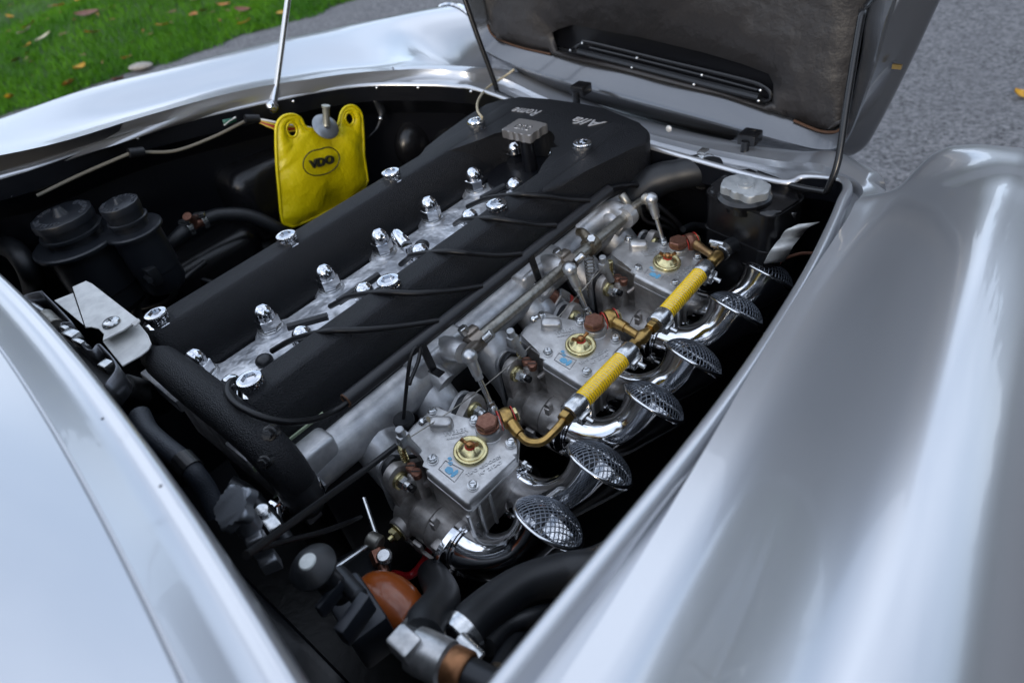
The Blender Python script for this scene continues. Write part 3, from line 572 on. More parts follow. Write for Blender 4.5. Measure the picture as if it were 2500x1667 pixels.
# ------------------------------------------------------------------ ignition leads in their tube
lt = thing('lead_tube', (.172, .30, -.013), 'long black tube carrying the ignition leads beside the right cam cover', 'conduit')
mb = MB(); mb.tube([(.1725, .058, -.0125), (.172, .3, -.013), (.171, .541, -.013)], .0082, 20, 3); mb.build('tube', mat('conduit_plastic', (.012, .012, .014), 0, .42, (900, .3, .0004)), lt, sharp=60)
mb = MB(); mb.ring((.1725, .0578, -.0125), (0, 1, 0), .0072, .0013, 20, 6); mb.build('rusty_end', LINERE, lt)
for y in (.163, .357):
    mb = MB(); mb.box((.1835, y, -.028), (.0018, .010, .036), rot=M.Rotation(R(-12), 3, 'Y')); mb.box((.192, y, -.047), (.018, .010, .0018)); mb.build('bracket', BLACKG, lt)
leads = [
    (((0.0069, 0.0668, -0.0260), (0.0292, 0.0798, -0.0120), (0.0610, 0.0864, 0.0060), (0.1099, 0.0974, 0.0275), (0.1317, 0.1144, 0.0255), (0.1460, 0.1353, 0.0180), (0.1596, 0.1683, 0.0050), (0.1720, 0.1985, -0.0050)), 'rearmost of the leads that cross the right cover, printed near its end'),
    (((-0.0002, 0.1623, -0.0260), (0.0232, 0.1695, -0.0120), (0.0538, 0.1703, 0.0060), (0.1088, 0.1769, 0.0275), (0.1393, 0.1941, 0.0255), (0.1554, 0.2160, 0.0180), (0.1634, 0.2453, 0.0050), (0.1720, 0.2737, -0.0052)), 'ignition lead passing just behind the bolt in the middle of the right cover'),
    (((0.0133, 0.2744, -0.0260), (0.0311, 0.2762, -0.0120), (0.0564, 0.2704, 0.0060), (0.1143, 0.2731, 0.0275), (0.1374, 0.2853, 0.0255), (0.1441, 0.2982, 0.0180), (0.1594, 0.3236, 0.0050), (0.1720, 0.3489, -0.0038)), 'ignition lead crossing the right cover next to the chrome vent cap'),
    (((0.0090, 0.3854, -0.0260), (0.0288, 0.3796, -0.0120), (0.0577, 0.3660, 0.0060), (0.1130, 0.3573, 0.0275), (0.1331, 0.3663, 0.0255), (0.1475, 0.3803, 0.0180), (0.1588, 0.4014, 0.0050), (0.1720, 0.4206, -0.0021)), 'ignition lead crossing the right cover close behind its third bolt'),
    (((-0.0089, 0.4311, -0.0260), (0.0169, 0.4337, -0.0120), (0.0510, 0.4280, 0.0060), (0.1074, 0.4212, 0.0275), (0.1270, 0.4317, 0.0255), (0.1410, 0.4479, 0.0180), (0.1560, 0.4714, 0.0050), (0.1720, 0.4942, -0.0043)), 'foremost lead over the right cover, with white print along it'),
]
for pts, lab in leads:
    o = MB().tube(pts, .0036, 10, 6).build('ignition_lead', WIRE, sharp=60); tag(o, 'black ' + lab, 'ignition lead', 'ignition leads across the right cam cover')
o = MB().tube([(0.0811, -0.0039, 0.0220), (0.0871, -0.0126, 0.0300), (0.1033, -0.0232, 0.0340), (0.1270, -0.0283, 0.0340), (0.1600, -0.0239, 0.0320), (0.1746, -0.0073, 0.0160), (0.1736, 0.0175, -0.0040), (0.1679, 0.0427, -0.0180), (.1725, .062, -.016), (.172, .10, -.013)], .0036, 10, 8).build('ignition_lead', WIRE, sharp=60)
tag(o, 'black lead looping from the rear acorn nut into the open end of the tube', 'ignition lead', 'ignition leads across the right cam cover')
for i, (dz, lab) in enumerate(((0, 'upper'), (-.006, 'middle'), (-.013, 'lower'))):
    o = MB().tube([(.171, .50, -.012 + dz * .3), (.171, .545, -.012 + dz * .4), (0.1856, 0.5942, -0.0300), V((0.2129, 0.5937, -0.0500)) + V((-.008 * i, -.004 * i, dz * 2)), V((0.2369, 0.6154, -0.0900)) + V((-.006 * i, 0, dz)), V((0.2306, 0.6380, -0.1300)) + V((-.012 * i, 0, dz)), V((0.1311, 0.7864, -0.3000))], .0034, 8, 8).build('ignition_lead', WIRE, sharp=60)
    tag(o, 'black %s lead of the three arching forward out of the tube' % lab, 'ignition lead', 'leads leaving the front of the tube')

# ------------------------------------------------------------------ carburettors
def carb():
    t = thing('carburettor', (.27, .118, -.15), 'rear twin choke carburettor, nearest the cowl, with grey zinc body', 'carburettor', 'twin choke carburettors along the engine')
    yc = .118; tz = lambda x: -(x - .285) * .14
    mb = MB()
    fl = arc(yc - .044, -.152, .033, 180, 290, 6) + arc(yc + .044, -.152, .033, 250, 360, 6) + arc(yc + .058, -.095, .015, 0, 110, 5) + [(yc + .02, -.105), (yc - .03, -.105)] + arc(yc - .064, -.097, .0155, 70, 180, 5)
    mb.prism(fl, 0, .010, frame((.2195, 0, 0), (0, 1, 0), (0, 0, 1)), bev=.0015, seg=2)
    for dy in (-.060, .028):
        mb.lathe((.222, yc + dy, -.155), (1, 0, 0), [(.0265, 0), (.0265, .022), (.0275, .0235), (.0275, .025), (.0265, .0255), (.0270, .050), (.0255, .0505), (.0255, .0515), (.0275, .052), (.0275, .083)], 32)
    mb.box((.262, yc - .014, -.158), (.085, .075, .045), bev=.006)
    mb.lathe((.2345, yc - .080, -.158), (0, -1, 0), [(.0145, -.02), (.0145, .012), (.013, .0135)], 20)            # throttle spindle boss
    mb.box((.270, yc - .0900, -.1725), (.085, .004, .004)); mb.box((.262, yc - .0900, -.168), (.014, .006, .016), bev=.002)
    mb.box((.283, yc - .072, -.1295), (.008, .010, .012), bev=.002); mb.cyl((.283, yc - .075, -.122), (.283, yc - .069, -.122), .0045)
    mb.box((.243, yc - .052, -.113), (.016, .016, .045), bev=.005); mb.cyl((.252, yc - .05, -.108), (.262, yc - .038, -.100), .0035)
    mb.box((.298, yc - .082, -.146), (.014, .02, .02), bev=.003)
    mb.build('body', CARBD, t, sharp=40)
    bowl = [(.2625, yc - .049), (.3235, yc - .051), (.3235, yc + .022), (.306, yc + .040), (.268, yc + .036), (.255, yc + .020), (.215, yc + .016), (.2145, yc - .026), (.222, yc - .032), (.2585, yc - .036)]
    mb = MB(); mb.prism(bowl, -.168, -.088, bev=.0015); mb.xf(lambda p: V((p.x - .012 * max(0, (-.11 - p.z) / .06) * (1 if p.x > .29 else 0), p.y, p.z + tz(p.x) * (1 if p.z > -.12 else 0))))
    mb.build('float_chamber', CARBD, t, sharp=35)
    # lid
    lo = arc(.267, yc - .047, .0045, 180, 270, 3) + arc(.3215, yc - .048, .0055, 270, 360, 3) + arc(.3215, yc + .020, .0055, 0, 50, 3) + [(.316, yc + .036)] + arc(.305, yc + .036, .009, 20, 100, 4) + [(.285, yc + .040), (.270, yc + .038), (.258, yc + .024), (.240, yc + .022)] + arc(.217, yc + .015, .006, 100, 180, 3) + [(.2105, yc - .018)] + arc(.219, yc - .026, .007, 200, 265, 3) + [(.250, yc - .037), (.2585, yc - .040)]
    mb = MB(); mb.prism(lo, -.0890, -.0770, bev=.0058, seg=5)
    for q_ in (.062, .078, .094): mb.box((.325, q_, -.118), (.004, .0035, .05), bev=.001)
    mb.prism([(.2865 + (x - .2865) * 1.012, yc + (y - yc) * 1.012) for x, y in lo], -.0905, -.0880, bev=.0006)
    mb.box((.2385, yc + .001, -.0745), (.026, .015, .018), rot=M.Rotation(R(38), 3, 'Z'), bev=.0055, seg=4)
    for x, y in ((.3164, yc - .034), (.2620, yc - .037), (.3125, yc + .030), (.217, yc + .008), (.262, yc + .028)): mb.lathe((x, y, -.0885), (0, 0, 1), [(.0068, 0), (.0064, .0125), (.005, .0132)], 16)
    mb.lathe((.2848, yc + .027, -.0885), (0, 0, 1), [(.0155, 0), (.0150, .012), (.0142, .0125), (.0142, .020), (.0135, .021)], 28)
    mb.lathe((.2865, yc + .038, -.078), (.5, .85, 0), [(.012, -.01), (.0118, .009), (.010, .010)], 20)
    mb.xf(lambda p: V((p.x, p.y, p.z + tz(p.x)))); lid = mb.build('lid', CARB, t, sharp=40)
    nx = V((.14, 0, 1)).normalized(); fz = lambda x, y, h=0: V((x, y, -.0768 + tz(x))) + nx * h
    def screw(x, y, h, r=.0046, m=ZINC):
        p = fz(x, y, h); mb = MB(); mb.lathe(p, nx, [(r * 1.25, 0), (r * 1.25, .0008), (r, .0009), (r, .0032), (r * .8, .0040)], 16, False)
        mb.add([p + nx * .004 + V(q) * r * .8 for q in ((-1, .15, 0), (-.2, 1, 0), (.2, 1, 0), (1, .15, 0), (1, .12, -.15), (-1, .12, -.15))], [(0, 1, 2, 3), (0, 3, 4, 5)])
        mb.add([p + nx * .004 + V(q) * r * .8 for q in ((-1, -.15, 0), (-.2, -1, 0), (.2, -1, 0), (1, -.15, 0), (1, -.12, -.15), (-1, -.12, -.15))], [(3, 2, 1, 0), (5, 4, 3, 0)])
        mb.lathe(p, nx, [(r * .78, .0028), (.0001, .0028)], 12, False)
        mb.build('lid_screw', m, t, org=p, sharp=40)
    for x, y, h in ((.3164, yc - .034, .0022), (.2620, yc - .037, .0022), (.3125, yc + .030, .0022), (.217, yc + .008, .0022), (.262, yc + .028, .0022)): screw(x, y, h)
    # jet cover with wing nut
    p = fz(.2858, yc - .004, .0)
    mb = MB(); mb.lathe(p, nx, [(.0185, -.002), (.0188, .001), (.0185, .0035), (.0175, .0043), (.0155, .0043), (.0140, .0030), (.0135, .0030), (.0115, .0050), (.0075, .0085), (.0055, .0095), (.0001, .0095)], 40, False); mb.build('jet_cover', YBRASS, t, sharp=50)
    mb = MB(); mb.lathe(p, nx, [(.0058, .0090), (.0058, .0105), (.0035, .0105)], 20, False); mb.build('fibre_washer', RED, t)
    q = p + nx * .0105; mb = MB(); mb.lathe(q, nx, [(.0045, 0), (.0042, .004), (.003, .0055), (.0001, .0058)], 16, False)
    for sx in (-1, 1): mb.tube([q + V((sx * .002, 0, .002)), q + V((sx * .0062, sx * .0006, .0036)), q + V((sx * .0102, sx * .001, .0068))], [.0022, .0020, .0026], 10, 5)
    mb.xf(lambda v: v); mb.build('wing_nut', mat('wing_bronze', (.36, .18, .07), .9, .33, vary=(260, (.22, .1, .04), .45, .7)), t, org=q, sharp=60)
    # copper hexagon of the fuel filter
    mb = MB(); b_ = V((.2848, yc + .027, -.0665)); mb.lathe(b_, (0, 0, 1), [(.0128, 0), (.0128, .0020), (.0118, .0022)], 24, False); mb.lathe(b_, (0, 0, 1), [(.0128, .0020), (.0130, .0075), (.0115, .0092), (.0001, .0092)], 6, False); mb.build('filter_plug', COPPER, t, sharp=22)
    # studs on the engine flange
    for y, z in ((yc - .065, -.1000), (yc + .054, -.0970)):
        mb = MB(); mb.lathe((.2295, y, z), (1, 0, 0), [(.0105, 0), (.0100, .004), (.0075, .0045)], 20); mb.build('thackery_washer', YBRASS, t)
        mb = MB(); mb.lathe((.234, y, z), (1, 0, 0), [(.0072, 0), (.0078, .001), (.0078, .007), (.0065, .008)], 6); mb.lathe((.242, y, z), (1, 0, 0), [(.0064, -.001), (.0064, .004), (.0055, .0052)], 18); mb.build('stud_nut', ZINC, t, sharp=25)
        mb = MB(); mb.cyl((.246, y, z), (.2525, y, z), .0042, seg=12); mb.build('stud_end', BLACKG, t)
    # idle screws, mixture screw with spring
    for x, y, z in ((.2375, yc - .051, -.0875), (.2490, yc - .0535, -.0865)):
        mb = MB(); mb.lathe((x, y, z - .006), (0, 0, 1), [(.0052, 0), (.0052, .004), (.0060, .0045), (.0060, .0078), (.005, .0088), (.0001, .0088)], 18, False); mb.build('idle_jet_holder', COPPER, t, sharp=40)
        mb = MB(); mb.box((x, y, z + .0030), (.0095, .0014, .0006), rot=M.Rotation(R(35), 3, 'Z')); mb.build('slot', INK, t)
    p = V((.2235, yc - .047, -.092)); mb = MB()
    mb.tube([p + V((.0036 * math.cos(k * .9), .0036 * math.sin(k * .9), k * .00055 * 1.0)) for k in range(36)], .0008, 5, 1); mb.cyl(p - V((0, 0, .008)), p + V((0, 0, .02)), .0025, seg=10); mb.lathe(p + V((0, 0, .019)), (0, 0, 1), [(.0045, 0), (.0045, .0055), (.0035, .0065)], 16); mb.build('mixture_screw', YBRASS, t, sharp=40)
    mb = MB(); mb.cyl((.222, yc - .044, -.115), (.222, yc - .044, -.098), .006, seg=14); mb.build('screw_pillar', CARBD, t)
    # spindle end nut
    mb = MB(); mb.lathe((.2345, yc - .092, -.158), (0, -1, 0), [(.0125, 0), (.0125, .0022), (.011, .003)], 20); mb.hex((.2345, yc - .095, -.158), (.2345, yc - .102, -.158), .0085); mb.cyl((.2345, yc - .102, -.158), (.2345, yc - .107, -.158), .004); mb.build('spindle_nut', YBRASS, t, sharp=25)
    # cast label plate and traces of blue paint
    c0, c1, c2, c3 = (fz(*q, .0004) for q in ((.2745, yc - .041), (.2725, yc - .029), (.2955, yc - .0255), (.298, yc - .042)))
    mb = MB(); mb.tube([c0, c1, c2, c3], .0005, 5, 0, True); mb.build('label_frame', CARB, t)
    for q, s_ in (((.2790, .0900 - .118), (.0032, .0022)), ((.2838, -.0355), (.0055, .0042)), ((.2910, -.0345), (.0026, .0058)), ((.2745, -.0245), (.0026, .0022))):
        p = fz(q[0], yc + q[1], .0001); o_ = [(random.uniform(.75, 1.1) * s_[0] * math.cos(R(a)), random.uniform(.75, 1.1) * s_[1] * math.sin(R(a))) for a in range(0, 360, 24)]
        mb = MB(); mb.prism(o_, 0, .00035, frame(p, (1, 0, -.14), (0, 1, 0))); mb.build('blue_paint_mark', BLUEP, t)
    fr = lambda x, y: frame(fz(x, y, .0002), V((.50, .86, -.07)), V((-.86, .5, .12)))
    WEB = mat('raised_cast_letters', (.46, .46, .46), .8, .4)
    text('lettering', 'WEBER', .0085, frame(fz(.2555, yc + .0045, .0001), V((.60, .80, -.08)), V((-.80, .60, .11))), WEB, t, .0007, 0, .0270, .0002)
    text('lettering', 'MADE IN ITALY', .0035, frame(fz(.2610, yc + .0005, .0001), V((.60, .80, -.08)), V((-.80, .60, .11))), WEB, t, .0005, 0, .0230, .0001)
    text('lettering', 'TIPO 45DCOE9', .0050, frame(fz(.3085, yc - .0085, .0002), V((.30, .95, -.04)), V((-.95, .30, .13))), WEB, t, .0006, 0, .0420, .0001)
    text('lettering', 'N° 21247', .0050, frame(fz(.3160, yc - .0065, .0002), V((.30, .95, -.04)), V((-.95, .30, .13))), WEB, t, .0006, 0, .0280, .0001)
    return t
c0 = carb()
c1 = copy_tree(c0, (0, .195, 0)); c1['label'] = 'middle twin choke carburettor, between the two yellow fuel hoses'
c2 = copy_tree(c0, (0, .390, 0)); c2['label'] = 'foremost twin choke carburettor, behind the black header tank'
for c_, a in ((c0, 5), (c1, 62), (c2, 20)):
    for k in kids(c_):
        if k.name.startswith('wing_nut'): k.rotation_euler.z = R(a)
        if k.name.startswith('lid_screw'): k.rotation_euler.z = random.uniform(0, 3)

# ------------------------------------------------------------------ intake trumpets
def trumpet(yc):
    yc -= .018
    t = thing('intake_trumpet', (.305, yc, -.158), '', 'air trumpet', 'polished intake trumpets with wire domes')
    n = V((.18, .67, .72)).normalized(); mth = V((.389, yc + .054, -.115)); p0 = V((.306, yc, -.1580))
    pts = []
    P = [p0, V((.353, yc - .002, -.164)), mth - n * .034 + V((-.004, -.010, -.003)), mth - n * .003]
    for k in range(25):
        u = k / 24; pts.append(P[0] * (1 - u) ** 3 + P[1] * 3 * u * (1 - u) ** 2 + P[2] * 3 * u * u * (1 - u) + P[3] * u ** 3)
    rad = [.0250 + .0128 * max(0, (k / 24 - .66) / .34) ** 1.6 for k in range(25)]
    mb = MB(); mb.tube(pts, rad, 40, 0, caps=False); mb.build('pipe', POLISH, t, sharp=80)
    mb = MB(); mb.tube([pts[17], pts[19]], .0252, 28, 0); mb.build('throat_shade_plug', BLACKP, t)  # black plug added in the pipe, standing in for the shade inside
    mb = MB(); mb.ring(mth, n, .0385, .0021, 56, 10); mb.build('rim', mat('rim_alloy', (.72, .73, .75), 1, .16), t, sharp=80)
    ol = [(.034 * math.cos(R(a)) * (1 + .22 * abs(math.cos(R(a + 30))) ** 6), .031 * math.sin(R(a)) * (1 + .12 * abs(math.cos(R(a + 30))) ** 6)) for a in range(0, 360, 10)]
    mb = MB(); mb.prism(ol, -.001, .006, frame((.304, yc, -.158), (0, 1, 0), (0, 0, 1)), bev=.0015); mb.lathe((.309, yc, -.158), (1, 0, 0), [(.028, 0), (.028, .002), (.0262, .0026), (.0262, .0046), (.0248, .006)], 36, False); mb.build('flange', POLISH, t, sharp=40)
    for a in (55, 235):
        p = V((.308, yc + .0315 * math.cos(R(a)), -.158 + .0315 * math.sin(R(a)))); mb = MB(); mb.hex(p, p + V((.005, 0, 0)), .0052); mb.cyl(p + V((.005, 0, 0)), p + V((.012, 0, 0)), .0027, seg=10); mb.build('clamp_nut', ZINC, t, sharp=25)
    # woven dome
    mb = MB(); fr = frame(mth, n.orthogonal(), n.cross(n.orthogonal())); Rr = .0372; hgt = .021
    def dome(u, v_): r2 = (u * u + v_ * v_) / (Rr * Rr); return fr @ V((u, v_, hgt * math.sqrt(max(0, 1 - r2)) ** 1.1 - .001))
    N = 17
    for k in range(-N // 2 + 1, N // 2 + 1):
        c_ = k * 2 * Rr / N
        hl = math.sqrt(max(1e-9, Rr * Rr - c_ * c_))
        for fl in (0, 1):
            pp = []
            for j in range(15):
                s_ = -math.cos(math.pi * j / 14) * hl; q = dome(s_, c_) if fl == 0 else dome(c_, s_); pp.append(q)
            mb.tube(pp, .00062, 4, 0, caps=False)
    mb.build('wire_dome', SCREENM, t, sharp=80, kind='stuff')
    return t
t0 = trumpet(.074)
tl = ['rearmost polished trumpet with a wire dome, next to the cowl', 'second trumpet from the cowl, on the front choke of the rear carburettor', 'trumpet below the rear end of the first yellow hose, third from the cowl',
      'trumpet in front of the middle carburettor, fourth from the cowl', 'fifth trumpet from the cowl, below the front yellow hose', 'foremost trumpet, half hidden by the silver lip near the header tank']
t0['label'] = tl[0]
for i in range(1, 6): c_ = copy_tree(t0, (0, .088 * (i % 2) + .195 * (i // 2), 0)); c_['label'] = tl[i]
# ------------------------------------------------------------------ fuel line
fl = thing('fuel_line', (.31, .36, -.07), 'brass and copper fuel pipes with banjo ends feeding the three carburettors', 'fuel pipe')
DBR = mat('stained_brass', (.20, .12, .06), .9, .36, vary=(160, (.36, .24, .10), .4, .7))
def banjo(y, m, name):
    c = V((.2925, y, -.0695)); ax = V((.5, .85, 0)).normalized()
    mb = MB(); mb.lathe(c - ax * .007, ax, [(.006, 0), (.0115, .002), (.0125, .006), (.0125, .009), (.0115, .013), (.006, .0145)], 24); b = mb.build('banjo', m, fl, sharp=50)
    mb = MB(); mb.lathe(c + ax * .0075, ax, [(.0118, 0), (.0118, .0012), (.009, .0012)], 24, False); mb.lathe(c - ax * .0085, ax, [(.0118, 0), (.0118, .0012), (.009, .0012)], 24, False); mb.build('fibre_washer', RED, b)
    mb = MB(); mb.hex(c + ax * .0087, c + ax * .0135, .0085); mb.build('banjo_bolt', YBRASS, b, sharp=25)
    return c
b0, b1, b2 = banjo(.166, BRASS, ''), banjo(.361, BRASS, ''), banjo(.552, COPPER, '')
mb = MB(); mb.tube([b0 + V((.009, -.002, 0)), (.312, .160, -.072), (.317, .159, -.073)], [.0072, .0068, .0062], 16, 4); mb.tube([(.312, .160, -.072), (.325, .160, -.080), (.338, .170, -.082), (.345, .188, -.074), (.3455, .20, -.071)], .0047, 14, 8); mb.hex((.3455, .198, -.071), (.3455, .207, -.070), .0088); mb.build('bent_pipe', BRASS, fl, sharp=40)
mb = MB(); mb.tube([b1 + V((.009, -.001, 0)), (.318, .358, -.070)], [.0075, .0066], 16, 2); mb.cyl((.316, .358, -.070), (.342, .352, -.070), .0052, seg=16); mb.lathe((.3445, .339, -.070), (0, 1, 0), [(.0045, 0), (.006, .006), (.0085, .012), (.0085, .017), (.0055, .026), (.005, .03)], 20); mb.hex((.3445, .328, -.070), (.3445, .339, -.070), .0085); mb.hex((.345, .369, -.070), (.345, .378, -.070), .0085); mb.build('tee_pipe', BRASS, fl, sharp=40)
mb = MB(); mb.tube([b2 + V((.009, -.001, 0)), (.316, .546, -.070), (.3405, .535, -.070)], [.0075, .0058, .0050], 16, 3); mb.build('short_pipe', DBR, fl, sharp=60)
mb = MB(); mb.lathe((.341, .519, -.070), (0, 1, 0), [(.0062, 0), (.0078, .004), (.0085, .010), (.0085, .022), (.0062, .024), (.006, .040)], 20); mb.hex((.341, .511, -.070), (.341, .520, -.070), .0085); mb.build('front_union', BRASS, fl, sharp=40)
def yhose(a, b, lab):
    a, b = V(a), V(b); d_ = (b - a).normalized(); L_ = (b - a).length
    t = thing('fuel_hose', lerp(a, b, .5), lab, 'fuel hose', 'yellow fuel hoses with steel ferrules')
    prof = []; n = 22
    for k in range(n):
        h = L_ * k / n; s_ = L_ / n; prof += [(.0099, h + s_ * .04), (.0107, h + s_ * .28), (.0108, h + s_ * .6), (.0099, h + s_ * .93)]
    mb = MB(); mb.lathe(a, d_, prof, 24); mb.build('hose', YHOSE, t, sharp=70)
    e1 = d_.orthogonal().normalized(); e2 = d_.cross(e1); w_ = []
    for k in range(n * 12 + 1): an = 2 * math.pi * k / 12; w_.append(a + d_ * (L_ * k / (n * 12)) + (e1 * math.cos(an) + e2 * math.sin(an)) * .0103)
    MB().tube(w_, .00028, 5, 0).build('wire_coil', ZINC, t, sharp=80)
    for p, s_ in ((a, -1), (b, 1)):
        mb = MB(); mb.lathe(p - d_ * s_ * .002, d_ * s_, [(.0118, 0), (.0124, .001), (.0124, .021), (.0112, .0225), (.0088, .0225)], 28)
        q = p + d_ * s_ * .010 + V((.012, 0, -.006)); mb.box(q, (.008, .018, .010), bev=.001); mb.cyl(q, q + V((.012, 0, -.002)), .003, seg=10); mb.build('ferrule', ZINC, t, sharp=40)
yhose((.346, .228, -.0695), (.346, .308, -.0695), 'yellow fuel hose beside the middle carburettor, nearer the cowl')
yhose((.345, .399, -.0695), (.341, .492, -.0695), 'yellow fuel hose beside the foremost carburettor, near the black tank')
# black feed hose with its clip
t = thing('feed_hose', (.35, .56, -.09), 'black rubber hose bent down from the brass front union, held by a screw clip', 'hose')
MB().tube([(.341, .546, -.070), (.345, .566, -.068), (.356, .586, -.072), (.372, .596, -.092), (.378, .60, -.13), (.37, .61, -.2)], .0105, 18, 6).build('rubber_hose', RUBBER, t, sharp=80)
mb = MB(); mb.lathe((.341, .547, -.0700), (.05, 1, .1), [(.0113, 0), (.0118, .001), (.0118, .010), (.0113, .011)], 24); mb.box((.333, .550, -.0595), (.012, .010, .007), bev=.001); mb.cyl((.324, .551, -.0585), (.343, .551, -.0575), .0036, seg=10); mb.build('hose_clip', ZINC, t, sharp=40)

# ------------------------------------------------------------------ throttle linkage
ts = thing('throttle_shaft', (.2, .38, -.043), 'dull steel throttle shaft running along the intake side with clamped levers', 'throttle linkage')
mb = MB(); mb.cyl((.1995, .212, -.0425), (.203, .562, -.0425), .0078, seg=20, bev=.001); mb.build('shaft', STEEL, ts, sharp=40)
def lever(y, ball, up):
    s_ = V((.200, y, -.0425)); b = V(ball)
    mb = MB(); mb.lathe(s_ - V((0, .010, 0)), (0, 1, 0), [(.009, 0), (.0122, .001), (.0122, .019), (.009, .020)], 22); mb.box(s_ + V((-.006, .002, .010)), (.012, .018, .012), bev=.002); mb.tube([s_ + V((.006, -.004, .002)), b + V((-.009, .003, -.002)), b], [.0072, .0056, .0050], 14, 4); mb.build('lever', mat('brown_steel', (.24, .21, .18), .85, .36, (400, .2, .0004)), ts, sharp=45)
    p = s_ + V((-.008, -.004, .012)); mb = MB(); mb.hex(p, p + V((-.003, -.002, .010)), .0062); mb.cyl(s_ + V((.013, .004, .006)), s_ + V((.020, .012, .014)), .0058, seg=16, bev=.001); mb.build('clamp_bolt', ZINC, ts, sharp=25)
lever(.222, (.226, .189, -.028), 0); lever(.401, (.228, .373, -.024), 0)
mb = MB(); s_ = V((.203, .548, -.0425)); mb.lathe(s_ - V((0, .008, 0)), (0, 1, 0), [(.011, 0), (.012, .001), (.012, .015), (.011, .016)], 22); mb.tube([s_, (.216, .545, -.024), (.235, .542, -.011)], [.0065, .0052, .0050], 14, 4); mb.cyl(s_ + V((-.004, 0, .008)), s_ + V((-.016, 0, .024)), .0058, seg=14, bev=.001); mb.lathe((.231, .545, -.012), (.35, -.7, .3), [(.0065, 0), (.0072, .001), (.0072, .013), (.006, .014)], 20); mb.build('front_lever', STEEL, ts, sharp=45)
mb = MB(); s_ = V((.2015, .452, -.0425)); mb.lathe(s_ - V((0, .008, 0)), (0, 1, 0), [(.011, 0), (.0128, .001), (.0128, .015), (.011, .016)], 22); mb.tube([s_, s_ + V((-.016, .006, .010)), s_ + V((-.026, .006, .010))], [.008, .0065, .0055], 12, 4); mb.build('stop_collar', mat('tarnished', (.13, .11, .08), .8, .4, vary=(150, (.22, .2, .16), .4, .7)), ts, sharp=45)
mb = MB(); mb.hex(s_ + V((.004, -.004, .010)), s_ + V((.007, -.007, .017)), .0062); mb.build('collar_bolt', ZINC, ts, sharp=25)
q = [V((.205, .44, -.055)) + V((.0065 * math.cos(k * .7), .0065 * math.sin(k * .7), -.0011 * k * .55)) for k in range(110)]; MB().tube(q, .0009, 5, 0).build('return_spring', STEEL, ts, sharp=80)
def rod(a, b, lab, r=.0032):
    a, b = V(a), V(b); d_ = (b - a).normalized(); t = thing('link_rod', lerp(a, b, .5), lab, 'link rod', 'throttle link rods')
    mb = MB(); mb.cyl(a + d_ * .02, b - d_ * .016, r, seg=14); mb.build('rod', ZINC, t)
    mb = MB(); mb.ball(a, .0092, 20); mb.lathe(a, d_, [(.0066, .004), (.0060, .022), (.0048, .0245)], 18); mb.lathe(a + d_ * .0245, d_, [(.0052, 0), (.0052, .004), (.004, .0045)], 6); mb.build('ball_socket', mat('socket_zinc', (.5, .51, .52), .85, .34), t, sharp=40)
    mb = MB(); mb.lathe(b, -d_, [(.0055, -.004), (.0058, .010), (.0045, .014)], 14); mb.lathe(b - d_ * .013, -d_, [(.0050, 0), (.0050, .005)], 6); mb.ball(b + V((-.004, 0, 0)), .006, 14); mb.build('lower_end', ZINC, t, sharp=40)
rod((.226, .189, -.028), (.262, .177, -.094), 'grey ball jointed rod slanting from the rear lever to the rear carburettor')
rod((.228, .373, -.024), (.254, .371, -.094), 'grey ball jointed rod from the middle lever down behind the middle carburettor')
rod((.240, .541, -.010), (.260, .543, -.086), 'grey ball jointed rod at the front end of the throttle shaft')
# choke cable
t = thing('choke_cable', (.25, .1, -.04), 'black sheathed choke cable coming from the cowl, its bare wire running on past the carburettors', 'cable')
MB().tube([(0.3144, -0.1202, 0.0600), (0.2982, -0.1047, 0.0400), (0.2513, -0.0295, -0.0200), (0.2350, 0.0249, -0.0450), (0.2360, 0.0613, -0.0476)], .0034, 10, 6).build('sheath', WIRE, t)
MB().tube([(0.2360, 0.0613, -0.0476), (0.2360, 0.1371, -0.0637), (0.2360, 0.2104, -0.0722), (0.2360, 0.2946, -0.0718), (0.2360, 0.4319, -0.0533)], .0007, 6, 4).build('bare_wire', STEEL, t)
for p in ((0.2360, 0.0718, -0.0475), (0.2360, 0.2482, -0.0447), (0.2360, 0.4309, -0.0540)):
    p = V(p); mb = MB(); mb.box(p, (.011, .014, .016), bev=.003); mb.cyl(p + V((0, 0, .006)), p + V((0, -.001, .017)), .0048, seg=14, bev=.0008); mb.tube([p, p + V((.002, .004, -.012)), p + V((.005, .008, -.026))], [.006, .0052, .0046], 10, 3); mb.build('cable_clamp', mat('clamp_zinc', (.36, .37, .38), .8, .4), t, sharp=40)
for p in ((0.2400, 0.0973, -0.0424), (0.2400, 0.2839, -0.0364)):
    p = V(p); mb = MB(); mb.ball(p, .005, 12); mb.cyl(p, p + V((.006, .004, .004)), .0035); mb.build('wire_nipple', ZINC, t)
# dipstick
t = thing('dipstick', (0.1972, 0.1000, -0.0650), 'oil dipstick with a bent wire loop and round black stopper', 'dipstick')
bp = V((0.1972, 0.1000, -0.0650)); mb = MB(); mb.tube([bp, V((0.1970, 0.1161, -0.0325)), V((0.1970, 0.1321, -0.0025)), V((0.1970, 0.1420, 0.0065)), V((0.1970, 0.1475, 0.0046)), V((0.1990, 0.1469, 0.0012)), V((0.2020, 0.1375, -0.0074)), V((0.2050, 0.1215, -0.0172)), V((0.2050, 0.1174, -0.0219)), V((0.2030, 0.1216, -0.0153))], .0021, 8, 6); mb.build('wire_handle', WIRE, t)
mb = MB(); mb.lathe(bp - V((0, 0, .02)), (0, 0, 1), [(.007, 0), (.0085, .014), (.0118, .0155), (.0122, .019), (.0112, .0215), (.007, .0205), (.0001, .0205)], 28, False); mb.build('stopper', RUBBER, t, sharp=40)

